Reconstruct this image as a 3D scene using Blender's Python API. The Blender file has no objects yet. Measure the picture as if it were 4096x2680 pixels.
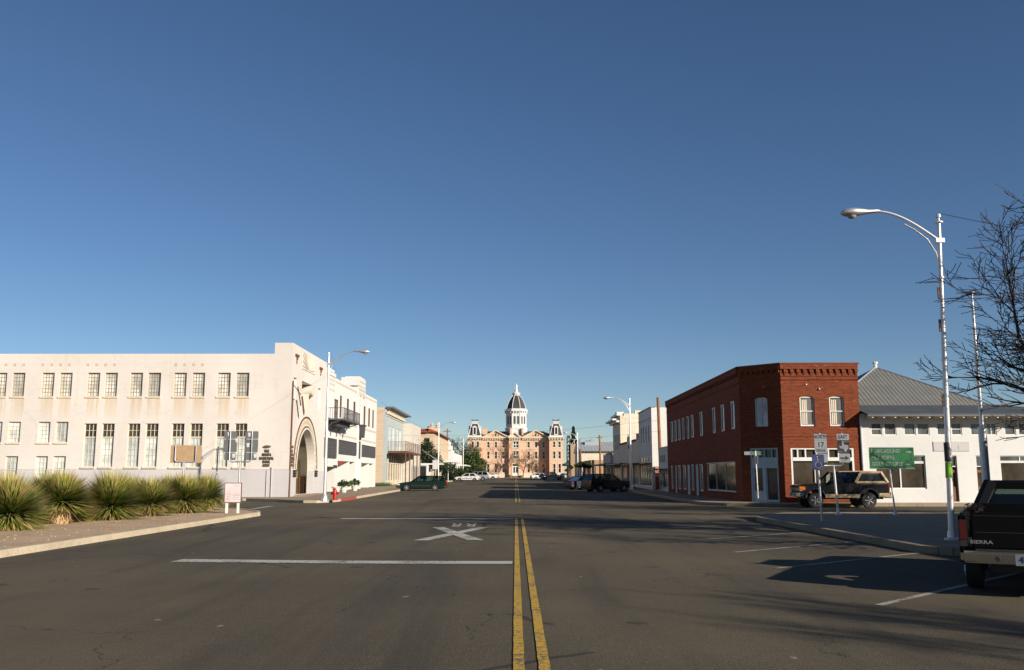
import bpy, bmesh, math, random
from mathutils import Vector, Matrix
R = math.radians
random.seed(7)
SC = bpy.context.scene
COL = SC.collection
PI = math.pi

# ---------------------------------------------------------------- terrain height along the street
def gz(y):
    P = [(-400, 0), (60, 0), (85, .1), (110, .25), (160, .48), (200, .6), (6000, .6)]
    for (a, za), (b, zb) in zip(P, P[1:]):
        if y <= b: return za + (zb - za) * max(0, (y - a)) / (b - a)
    return .6

# ---------------------------------------------------------------- materials
MATS = {}
RM = {}      # inverse base matrix of every thing whose parts are given in world coordinates
def nodes(m):
    m.use_nodes = True
    nt = m.node_tree
    b = nt.nodes['Principled BSDF']
    return nt, b
def setin(b, k, v):
    if k in b.inputs: b.inputs[k].default_value = v
def noise(nt, vec, scale, detail=4, rough=.6, dist=0):
    n = nt.nodes.new('ShaderNodeTexNoise')
    n.inputs['Scale'].default_value = scale; n.inputs['Detail'].default_value = detail
    n.inputs['Roughness'].default_value = rough; n.inputs['Distortion'].default_value = dist
    nt.links.new(vec, n.inputs['Vector'])
    return n.outputs['Fac']
def ramp(nt, fac, stops):
    r = nt.nodes.new('ShaderNodeValToRGB')
    e = r.color_ramp.elements
    while len(e) > 1: e.remove(e[-1])
    e[0].position = stops[0][0]; e[0].color = (*stops[0][1], 1)
    for p, c in stops[1:]:
        q = e.new(p); q.color = (*c, 1)
    nt.links.new(fac, r.inputs['Fac'])
    return r.outputs['Color']
def mixc(nt, a, b, fac, mode='MIX'):
    n = nt.nodes.new('ShaderNodeMix'); n.data_type = 'RGBA'; n.blend_type = mode
    for v, i in ((a, 6), (b, 7)):
        if isinstance(v, tuple): n.inputs[i].default_value = (*v, 1)
        else: nt.links.new(v, n.inputs[i])
    if isinstance(fac, (int, float)): n.inputs[0].default_value = fac
    else: nt.links.new(fac, n.inputs[0])
    return n.outputs[2]
def mth(nt, op, a, b=None, c=None):
    n = nt.nodes.new('ShaderNodeMath'); n.operation = op
    for i, v in enumerate((a, b, c)):
        if v is None: continue
        if isinstance(v, (int, float)): n.inputs[i].default_value = v
        else: nt.links.new(v, n.inputs[i])
    return n.outputs[0]
def pos(nt, world=True, sc=(1, 1, 1)):
    if world:
        g = nt.nodes.new('ShaderNodeNewGeometry').outputs['Position']
    else:
        g = nt.nodes.new('ShaderNodeTexCoord').outputs['Object']
    mp = nt.nodes.new('ShaderNodeMapping'); mp.inputs['Scale'].default_value = sc
    nt.links.new(g, mp.inputs['Vector'])
    return mp.outputs['Vector']
def bump(nt, b, h, strength=.3, dist=.02):
    n = nt.nodes.new('ShaderNodeBump'); n.inputs['Strength'].default_value = strength
    n.inputs['Distance'].default_value = dist
    nt.links.new(h, n.inputs['Height']); nt.links.new(n.outputs['Normal'], b.inputs['Normal'])
def mat(name, col, rough=.7, metal=0, var=.12, scale=2.0, world=True, bmp=0, spec=None, coat=0):
    if name in MATS: return MATS[name]
    m = bpy.data.materials.new(name); MATS[name] = m
    nt, b = nodes(m)
    col = tuple(c * (1 if metal > .5 else .74) for c in col)
    setin(b, 'Roughness', rough); setin(b, 'Metallic', metal)
    if spec is not None: setin(b, 'Specular IOR Level', spec)
    if coat: setin(b, 'Coat Weight', coat); setin(b, 'Coat Roughness', .08)
    v = pos(nt, world)
    n1 = noise(nt, v, scale, 5); 
    lo = tuple(c * (1 - var) for c in col); hi = tuple(min(1, c * (1 + var)) for c in col)
    c = ramp(nt, n1, [(.3, lo), (.7, hi)])
    nt.links.new(c, b.inputs['Base Color'])
    if bmp: bump(nt, b, noise(nt, v, scale * 12, 3), bmp, .01)
    return m
def emis(name, col, s):
    m = bpy.data.materials.new(name); nt, b = nodes(m)
    setin(b, 'Emission Color', (*col, 1)); setin(b, 'Emission Strength', s); return m

def stucco(name, col, stain=(.55, .33, .16), amt=.35, band=None):
    """rendered wall: soft mottling, vertical water streaks, fine grain"""
    col = tuple(c * .69 for c in col)
    m = bpy.data.materials.new(name); MATS[name] = m
    nt, b = nodes(m); setin(b, 'Roughness', .9); setin(b, 'Specular IOR Level', .25)
    v = pos(nt)
    big = noise(nt, v, .35, 5, .65)
    c = ramp(nt, big, [(.3, tuple(x * .93 for x in col)), (.6, col), (.8, tuple(min(1, x * 1.04) for x in col))])
    vs = pos(nt, True, (3.2, 3.2, .22))
    st = noise(nt, vs, 1.0, 6, .7)
    f = ramp(nt, st, [(.52, (0, 0, 0)), (.78, (1, 1, 1))])
    vp = pos(nt, True, (.25, .25, .5))
    g = ramp(nt, noise(nt, vp, 1.0, 3), [(.42, (0, 0, 0)), (.62, (1, 1, 1))])
    fm = mth(nt, 'MULTIPLY', mth(nt, 'MULTIPLY', f, g), amt)
    c = mixc(nt, c, stain, fm)
    if band:
        sz = nt.nodes.new('ShaderNodeSeparateXYZ'); nt.links.new(nt.nodes.new('ShaderNodeNewGeometry').outputs['Position'], sz.inputs[0])
        bz = mth(nt, 'MULTIPLY', mth(nt, 'GREATER_THAN', sz.outputs[2], band[0]), mth(nt, 'LESS_THAN', sz.outputs[2], band[1]))
        up = mth(nt, 'DIVIDE', mth(nt, 'SUBTRACT', sz.outputs[2], band[0]), band[1] - band[0])
        xx = mth(nt, 'DIVIDE', mth(nt, 'ADD', mth(nt, 'ADD', sz.outputs[0], 38), mth(nt, 'MULTIPLY', mth(nt, 'SUBTRACT', noise(nt, v, 1.6, 3), .5), .3)), 20)
        stops = [(0, (0, 0, 0))]
        for a, b_ in ((-35.73, -34.86), (-34.47, -33.62), (-32.44, -31.6), (-31.22, -30.37), (-29.32, -28.47), (-28.11, -27.26), (-26.38, -25.53), (-25.16, -24.29), (-23.38, -22.52), (-22.12, -21.26), (-20.38, -19.51), (-19.11, -18.23)):
            stops += [((a + 38.05) / 20, (1, 1, 1)), ((b_ + 38) / 20, (0, 0, 0))]
        xm = ramp(nt, xx, stops); xm.node.color_ramp.interpolation = 'CONSTANT'
        st2 = noise(nt, pos(nt, True, (4.6, 4.6, .12)), 1.0, 5, .7)
        c = mixc(nt, c, (.50, .36, .22), mth(nt, 'MULTIPLY', mth(nt, 'MULTIPLY', mth(nt, 'MULTIPLY', bz, xm), mth(nt, 'POWER', mth(nt, 'MAXIMUM', up, 0), .7)), ramp(nt, st2, [(.36, (.12, .12, .12)), (.64, (.95, .95, .95))])))
    vp2 = nt.nodes.new('ShaderNodeTexVoronoi'); vp2.inputs['Scale'].default_value = .22; vp2.feature = 'SMOOTH_F1'; vp2.inputs['Smoothness'].default_value = .6
    vq = nt.nodes.new('ShaderNodeVectorMath'); vq.operation = 'ADD'; nq = nt.nodes.new('ShaderNodeTexNoise'); nq.inputs['Scale'].default_value = .5; nq.inputs['Detail'].default_value = 6
    nt.links.new(v, nq.inputs['Vector']); nt.links.new(v, vq.inputs[0]); nt.links.new(nq.outputs['Color'], vq.inputs[1]); nt.links.new(vq.outputs[0], vp2.inputs['Vector'])
    c = mixc(nt, c, ramp(nt, vp2.outputs['Color'], [(.2, (.46, .46, .46)), (.8, (.54, .535, .53))]), .7, 'OVERLAY')
    vc = nt.nodes.new('ShaderNodeTexVoronoi'); vc.feature = 'DISTANCE_TO_EDGE'; vc.inputs['Scale'].default_value = .3
    va = nt.nodes.new('ShaderNodeVectorMath'); va.operation = 'ADD'; nc = nt.nodes.new('ShaderNodeTexNoise'); nc.inputs['Scale'].default_value = .9; nc.inputs['Detail'].default_value = 5
    nt.links.new(v, nc.inputs['Vector']); nt.links.new(v, va.inputs[0]); nt.links.new(nc.outputs['Color'], va.inputs[1]); nt.links.new(va.outputs[0], vc.inputs['Vector'])
    c = mixc(nt, c, tuple(x * .55 for x in col), mth(nt, 'MULTIPLY', mth(nt, 'LESS_THAN', vc.outputs['Distance'], .0025), .28))
    gr = noise(nt, pos(nt, True, (.8, .8, 2.5)), 1.0, 6, .75)
    c = mixc(nt, c, tuple(x * .72 for x in col), mth(nt, 'MULTIPLY', ramp(nt, gr, [(.55, (0, 0, 0)), (.75, (1, 1, 1))]), .35))
    fine = noise(nt, v, 9, 4, .7)
    c = mixc(nt, c, tuple(x * .82 for x in col), mth(nt, 'MULTIPLY', ramp(nt, fine, [(.5, (0, 0, 0)), (.75, (1, 1, 1))]), .4))
    nt.links.new(c, b.inputs['Base Color'])
    bump(nt, b, noise(nt, v, 22, 4), .35, .02)
    return m
def brickmat(name, c1, c2, mortar, bw=.22, rh=.078, patch=None, pamt=.5):
    m = bpy.data.materials.new(name); MATS[name] = m
    nt, b = nodes(m); setin(b, 'Roughness', .9); setin(b, 'Specular IOR Level', .2)
    g = nt.nodes.new('ShaderNodeNewGeometry').outputs['Position']
    s = nt.nodes.new('ShaderNodeSeparateXYZ'); nt.links.new(g, s.inputs[0])
    cx = nt.nodes.new('ShaderNodeCombineXYZ')
    nt.links.new(mth(nt, 'SUBTRACT', s.outputs[0], s.outputs[1]), cx.inputs[0])
    nt.links.new(s.outputs[2], cx.inputs[1])
    br = nt.nodes.new('ShaderNodeTexBrick')
    br.inputs['Scale'].default_value = 1; br.inputs['Brick Width'].default_value = bw
    br.inputs['Row Height'].default_value = rh; br.inputs['Mortar Size'].default_value = .008
    br.inputs['Color1'].default_value = (*c1, 1); br.inputs['Color2'].default_value = (*c2, 1)
    br.inputs['Mortar'].default_value = (*mortar, 1); br.inputs['Bias'].default_value = -.2
    nt.links.new(cx.outputs[0], br.inputs['Vector'])
    v = pos(nt)
    n1 = noise(nt, v, .7, 6, .7)
    c = mixc(nt, br.outputs['Color'], (.5, .5, .5), ramp(nt, n1, [(.3, (0, 0, 0)), (.75, (.45, .45, .45))]), 'OVERLAY')
    if patch:
        vz = pos(nt, True, (1.2, 1.2, 3.2))
        n2 = noise(nt, vz, 1.3, 6, .75, .6)
        c = mixc(nt, c, patch, mth(nt, 'MULTIPLY', ramp(nt, n2, [(.6, (0, 0, 0)), (.72, (1, 1, 1))]), pamt))
        vh = pos(nt, True, (.5, .5, 14))
        n3 = noise(nt, vh, 1.0, 4, .6)
        c = mixc(nt, c, tuple(x * .6 for x in c1), mth(nt, 'MULTIPLY', ramp(nt, n3, [(.45, (0, 0, 0)), (.7, (1, 1, 1))]), .6))
    nt.links.new(c, b.inputs['Base Color'])
    bump(nt, b, br.outputs['Fac'], -.4, .01)
    return m
def glassdark(name, col=(.02, .024, .028), rough=.08, interior=None):
    """window pane: dark glossy sheet with slight waviness, optional pale blind behind it"""
    m = bpy.data.materials.new(name); MATS[name] = m
    nt, b = nodes(m); setin(b, 'Roughness', rough); setin(b, 'IOR', 1.5)
    v = pos(nt, True, (1, 1, .6))
    c = ramp(nt, noise(nt, v, 1.4, 3), [(.35, tuple(x * .6 for x in col)), (.7, tuple(min(1, x * 1.3) for x in col))])
    nt.links.new(c, b.inputs['Base Color'])
    bump(nt, b, noise(nt, pos(nt), 2.5, 2), .08, .02)
    return m
def carglass():
    m = bpy.data.materials.new('car_glass'); nt = m.node_tree if m.use_nodes else None
    m.use_nodes = True; nt = m.node_tree; nt.nodes.clear()
    out = nt.nodes.new('ShaderNodeOutputMaterial'); mx = nt.nodes.new('ShaderNodeMixShader')
    t = nt.nodes.new('ShaderNodeBsdfTransparent'); t.inputs[0].default_value = (.26, .32, .29, 1)
    g = nt.nodes.new('ShaderNodeBsdfGlossy'); g.inputs['Roughness'].default_value = .03
    f = nt.nodes.new('ShaderNodeFresnel'); f.inputs[0].default_value = 1.6
    nt.links.new(f.outputs[0], mx.inputs[0]); nt.links.new(t.outputs[0], mx.inputs[1]); nt.links.new(g.outputs[0], mx.inputs[2])
    nt.links.new(mx.outputs[0], out.inputs[0]); MATS['car_glass'] = m
    return m

def asphalt():
    m = bpy.data.materials.new('asphalt'); MATS['asphalt'] = m
    nt, b = nodes(m); setin(b, 'Roughness', .92); setin(b, 'Specular IOR Level', .22)
    v = pos(nt)
    fine = noise(nt, v, 45, 3, .8)
    c = ramp(nt, fine, [(.25, (.024, .020, .014)), (.46, (.064, .053, .036)), (.6, (.108, .091, .061)), (.72, (.33, .28, .20))])
    mid = noise(nt, pos(nt), 7, 5, .75)
    c = mixc(nt, c, ramp(nt, mid, [(.25, (.34, .34, .34)), (.75, (.68, .67, .64))]), .6, 'OVERLAY')
    vs = pos(nt, True, (.9, .055, 1))
    tr = noise(nt, vs, 1.0, 5, .62, .3)
    c = mixc(nt, c, (.03, .028, .026), mth(nt, 'MULTIPLY', ramp(nt, tr, [(.48, (0, 0, 0)), (.68, (1, 1, 1))]), .58))
    c = mixc(nt, c, (.15, .115, .07), mth(nt, 'MULTIPLY', ramp(nt, noise(nt, pos(nt, True, (.16, .06, 1)), 1.0, 5, .6), [(.45, (0, 0, 0)), (.7, (1, 1, 1))]), .6))
    big = noise(nt, pos(nt, True, (.09, .16, 1)), 1.0, 4, .6)
    c = mixc(nt, c, ramp(nt, big, [(.35, (.42, .42, .42)), (.65, (.57, .56, .54))]), .9, 'OVERLAY')
    # tar-sealed joints and oil spots
    vt = nt.nodes.new('ShaderNodeTexVoronoi'); vt.feature = 'DISTANCE_TO_EDGE'; vt.inputs['Scale'].default_value = .075
    vw = nt.nodes.new('ShaderNodeVectorMath'); vw.operation = 'ADD'; nw = nt.nodes.new('ShaderNodeTexNoise'); nw.inputs['Scale'].default_value = .5; nw.inputs['Detail'].default_value = 5
    nt.links.new(v, nw.inputs['Vector']); nt.links.new(v, vw.inputs[0]); nt.links.new(nw.outputs['Color'], vw.inputs[1]); nt.links.new(vw.outputs[0], vt.inputs['Vector'])
    c = mixc(nt, c, (.028, .025, .021), mth(nt, 'MULTIPLY', mth(nt, 'LESS_THAN', vt.outputs['Distance'], .0032), mth(nt, 'MULTIPLY', mth(nt, 'GREATER_THAN', noise(nt, v, .22, 2), .5), .8)))
    sp = nt.nodes.new('ShaderNodeTexVoronoi'); sp.inputs['Scale'].default_value = .55; nt.links.new(v, sp.inputs['Vector'])
    c = mixc(nt, c, (.02, .018, .016), mth(nt, 'MULTIPLY', mth(nt, 'LESS_THAN', mth(nt, 'ADD', sp.outputs['Distance'], mth(nt, 'MULTIPLY', noise(nt, v, 6, 3), .2)), .17), .55))
    sq = nt.nodes.new('ShaderNodeTexVoronoi'); sq.inputs['Scale'].default_value = .8; nt.links.new(pos(nt, True, (1.3, .9, 1)), sq.inputs['Vector'])
    c = mixc(nt, c, (.34, .29, .20), mth(nt, 'MULTIPLY', mth(nt, 'LESS_THAN', mth(nt, 'ADD', sq.outputs['Distance'], mth(nt, 'MULTIPLY', noise(nt, v, 9, 4), .16)), .115), .6))
    # hairline cracks, only in some patches
    vo = nt.nodes.new('ShaderNodeTexVoronoi'); vo.feature = 'DISTANCE_TO_EDGE'; vo.inputs['Scale'].default_value = .23
    vv = nt.nodes.new('ShaderNodeVectorMath'); vv.operation = 'ADD'
    nn = nt.nodes.new('ShaderNodeTexNoise'); nn.inputs['Scale'].default_value = 1.6; nn.inputs['Detail'].default_value = 6
    nt.links.new(v, nn.inputs['Vector']); nt.links.new(v, vv.inputs[0]); nt.links.new(nn.outputs['Color'], vv.inputs[1])
    nt.links.new(vv.outputs[0], vo.inputs['Vector'])
    ck = mth(nt, 'LESS_THAN', vo.outputs['Distance'], .0022)
    pm = mth(nt, 'GREATER_THAN', noise(nt, v, .35, 2), .53)
    c = mixc(nt, c, (.015, .014, .012), mth(nt, 'MULTIPLY', mth(nt, 'MULTIPLY', ck, pm), .75))
    nt.links.new(c, b.inputs['Base Color'])
    bump(nt, b, fine, .5, .008)
    return m
def paint(name, col, wear=.5):
    m = bpy.data.materials.new(name); MATS[name] = m
    nt, b = nodes(m); setin(b, 'Roughness', .75)
    v = pos(nt)
    w = noise(nt, v, 14, 6, .8)
    w2 = noise(nt, pos(nt), 1.1, 4, .6)
    c = ramp(nt, w2, [(.3, tuple(x * .75 for x in col)), (.7, col)])
    f = mth(nt, 'ADD', w, mth(nt, 'MULTIPLY', mth(nt, 'SUBTRACT', w2, .5), .5))
    c = mixc(nt, c, (.075, .066, .052), ramp(nt, f, [(.62 - wear * .18, (0, 0, 0)), (.74 - wear * .16, (1, 1, 1))]))
    nt.links.new(c, b.inputs['Base Color'])
    return m
def gravel():
    m = bpy.data.materials.new('gravel'); MATS['gravel'] = m
    nt, b = nodes(m); setin(b, 'Roughness', .95); setin(b, 'Specular IOR Level', .15)
    v = pos(nt)
    f = noise(nt, v, 24, 4, .8)
    c = ramp(nt, f, [(.3, (.18, .12, .07)), (.5, (.46, .33, .21)), (.7, (.64, .49, .34))])
    c = mixc(nt, c, ramp(nt, noise(nt, v, .9, 4), [(.3, (.4, .4, .4)), (.7, (.6, .6, .6))]), .8, 'OVERLAY')
    nt.links.new(c, b.inputs['Base Color']); bump(nt, b, f, .7, .03)
    return m
def concrete(name, col, joint=1.5):
    m = bpy.data.materials.new(name); MATS[name] = m
    nt, b = nodes(m); setin(b, 'Roughness', .9); setin(b, 'Specular IOR Level', .2)
    v = pos(nt)
    f = noise(nt, v, 1.2, 6, .7)
    c = ramp(nt, f, [(.3, tuple(x * .78 for x in col)), (.7, tuple(x * 1.1 for x in col))])
    f2 = noise(nt, v, 18, 4, .7)
    c = mixc(nt, c, ramp(nt, f2, [(.3, (.38, .38, .38)), (.7, (.6, .6, .6))]), .7, 'OVERLAY')
    if joint:
        br = nt.nodes.new('ShaderNodeTexBrick'); br.offset = 0
        br.inputs['Scale'].default_value = 1; br.inputs['Brick Width'].default_value = joint; br.inputs['Row Height'].default_value = joint
        br.inputs['Mortar Size'].default_value = .015; br.inputs['Mortar Smooth'].default_value = .3
        nt.links.new(v, br.inputs['Vector'])
        c = mixc(nt, c, tuple(x * .45 for x in col), br.outputs['Fac'])
    nt.links.new(c, b.inputs['Base Color']); bump(nt, b, f2, .3, .01)
    return m
def metalroof(name, col, w=.35, axis=0):
    m = bpy.data.materials.new(name); MATS[name] = m
    nt, b = nodes(m); setin(b, 'Roughness', .55); setin(b, 'Metallic', .25)
    g = nt.nodes.new('ShaderNodeNewGeometry').outputs['Position']
    s = nt.nodes.new('ShaderNodeSeparateXYZ'); nt.links.new(g, s.inputs[0])
    fr = mth(nt, 'FRACT', mth(nt, 'DIVIDE', s.outputs[axis], w))
    ln = mth(nt, 'LESS_THAN', fr, .14)
    v = pos(nt)
    c = ramp(nt, noise(nt, v, .8, 6, .7), [(.3, tuple(x * .8 for x in col)), (.7, tuple(x * 1.12 for x in col))])
    c = mixc(nt, c, tuple(x * .82 for x in col), ln)
    nt.links.new(c, b.inputs['Base Color'])
    bump(nt, b, mth(nt, 'SINE', mth(nt, 'MULTIPLY', fr, 6.283)), .4, .03)
    return m

asphalt(); gravel(); carglass()
paint('white_paint', (.54, .52, .46), .8); paint('yellow_paint', (.56, .33, .02), .75); paint('faint_paint', (.40, .38, .32), .85)
concrete('sidewalk_concrete', (.29, .225, .155)); concrete('kerb_concrete', (.46, .38, .27), 0); concrete('dusty_ground', (.30, .22, .14), 0)
stucco('bank_stucco', (.87, .80, .73), (.42, .28, .16), .4, (5.3, 6.9)); stucco('bank_plinth', (.70, .67, .67), (.5, .4, .3), .2)
stucco('white_stucco', (.92, .89, .84), (.6, .45, .3), .15); stucco('white_wall', (.86, .85, .82), (.6, .45, .32), .12)
stucco('deco_recess', (.80, .74, .62), (.5, .4, .3), .2)
brickmat('red_brick', (.18, .034, .010), (.075, .014, .006), (.20, .085, .045), patch=(.40, .2, .12), pamt=.85)
brickmat('courthouse_brick', (.62, .38, .255), (.55, .325, .21), (.6, .42, .31), .3, .1)
brickmat('tan_brick', (.38, .26, .165), (.32, .21, .13), (.36, .27, .18), .3, .1)
brickmat('buff_brick', (.56, .43, .30), (.50, .37, .25), (.5, .4, .3), .3, .1, patch=(.62, .52, .42), pamt=.4); brickmat('pale_brick', (.58, .53, .45), (.52, .47, .40), (.5, .45, .38), .3, .1, patch=(.6, .5, .4), pamt=.3)
metalroof('grey_metal_roof', (.185, .185, .165), .24, 0); metalroof('white_metal_roof', (.42, .43, .43), .6, 0)
glassdark('dark_glass'); glassdark('blind_glass', (.56, .60, .58), .4); glassdark('blind_glass_pale', (.68, .70, .66), .5); glassdark('blind_glass_dull', (.40, .44, .44), .3); glassdark('curtain_glass', (.13, .125, .11), .2); glassdark('mid_glass', (.10, .11, .11), .12)
glassdark('warm_glass', (.055, .045, .032), .1)
mat('white_trim', (.82, .80, .75), .55); mat('cream_trim', (.78, .68, .52), .7); mat('dark_metal', (.03, .028, .027), .45, .3)
mat('galvanised', (.50, .51, .53), .42, .75, .15, 6); mat('lamp_paint', (.62, .60, .58), .38, .65, .12, 5)
mat('black_iron', (.085, .085, .09), .6); mat('rust_brown', (.17, .075, .045), .7); mat('tan_paint', (.50, .36, .20), .8)
mat('slate', (.045, .045, .05), .6, 0, .2, 1); mat('blue_paint', (.50, .56, .55), .8, 0, .08, .6); mat('pale_blue_trim', (.55, .66, .70), .7)
mat('blue_shutter', (.12, .20, .55), .7); mat('wood', (.22, .10, .045), .8, 0, .25, 3); mat('pole_wood', (.30, .13, .045), .85, 0, .2, 2)
mat('red_tile', (.33, .06, .03), .8, 0, .2, 2); mat('plywood', (.52, .34, .19), .8, 0, .12, 4, bmp=.2); mat('sign_back', (.27, .27, .26), .5, .5, .1, 4)
mat('sticker', (.75, .73, .7), .6); mat('sign_white', (.29, .305, .33), .35, .1, .1, 8); mat('sign_black', (.012, .012, .013), .4)
mat('sign_green', (.008, .13, .036), .35); mat('sign_blue', (.022, .035, .13), .4); mat('sign_red', (.5, .03, .02), .4)
mat('text_dark', (.12, .09, .05), .7); mat('info_pink', (.74, .62, .62), .5); mat('text_grey', (.35, .32, .34), .7)
mat('hydrant_red', (.52, .02, .015), .35, 0, .1, 4); mat('kerb_red', (.45, .07, .06), .8, 0, .25, 4); mat('pot_white', (.72, .71, .66), .7)
mat('leaf', (.05, .10, .018), .6, 0, .45, 1.2); mat('leaf_dark', (.022, .045, .014), .6, 0, .45, 1.2); mat('leaf_olive', (.10, .11, .02), .6, 0, .4, 1.5)
mat('leaf_brown', (.16, .085, .03), .8, 0, .4, 1); mat('conifer', (.022, .045, .02), .7, 0, .4, 1)
mat('bark', (.055, .042, .034), .9, 0, .3, 3); mat('twig', (.035, .025, .02), .9, 0, .25, 3); mat('twig_tan', (.24, .14, .075), .9, 0, .25, 1)
mat('blade_a', (.032, .10, .010), .5, 0, .3, 6); mat('blade_b', (.085, .20, .018), .5, 0, .3, 6); mat('blade_c', (.33, .36, .05), .6, 0, .25, 6)
mat('blade_d', (.60, .40, .17), .7, 0, .25, 6); mat('stump', (.68, .46, .24), .9, 0, .3, 14, bmp=.8)
mat('tyre', (.02, .019, .018), .8, 0, .1, 8, False); mat('hub', (.80, .78, .74), .4, .3, .06, 3, False); mat('chrome', (.42, .40, .37), .16, 1, .03, 2, False)
mat('black_plastic', (.02, .02, .022), .6, 0, .1, 4, False); mat('seat_cloth', (.09, .075, .06), .9, 0, .1, 4, False)
mat('light_orange', (.85, .22, .02), .25, 0, .05, 4, False); mat('light_red', (.42, .012, .008), .2, 0, .05, 4, False); mat('headlamp', (.75, .72, .6), .12, .2, .05, 4, False)
def carpaint(name, col, metal=0): return mat(name, col, .32, metal, .05, 1.5, False, coat=.2 if max(col) > .1 else .06, spec=.5 if max(col) > .1 else .22)
carpaint('paint_green', (.006, .020, .013)); carpaint('paint_black', (.008, .008, .009)); carpaint('paint_tan', (.54, .40, .25))
carpaint('paint_white', (.82, .80, .77), 0); carpaint('paint_silver', (.35, .36, .37)); carpaint('paint_blue', (.02, .03, .05))
mat('salmon_mural', (.62, .26, .20), .85, 0, .2, 1); mat('maroon_mural', (.20, .04, .03), .85, 0, .35, 1.5)
mat('awning_grey', (.30, .29, .28), .7); mat('neon_off', (.55, .62, .58), .4); mat('palace_green', (.03, .065, .05), .6)
mat('lens', (.45, .42, .34), .12, 0, .1, 5, False); mat('lime', (.22, .55, .02), .5); mat('dry_grass', (.36, .20, .07), .95, 0, .3, 2)
mat('gold', (.55, .40, .12), .4, .5); mat('yellow_sign', (.75, .42, .02), .5); mat('cable_black', (.02, .02, .02), .6)

mat('matt_black', (.003, .003, .0035), .5, 0, .05, 2, False, spec=.12); mat('dark_lens', (.09, .008, .004), .3, 0, .05, 4, False)
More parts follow.
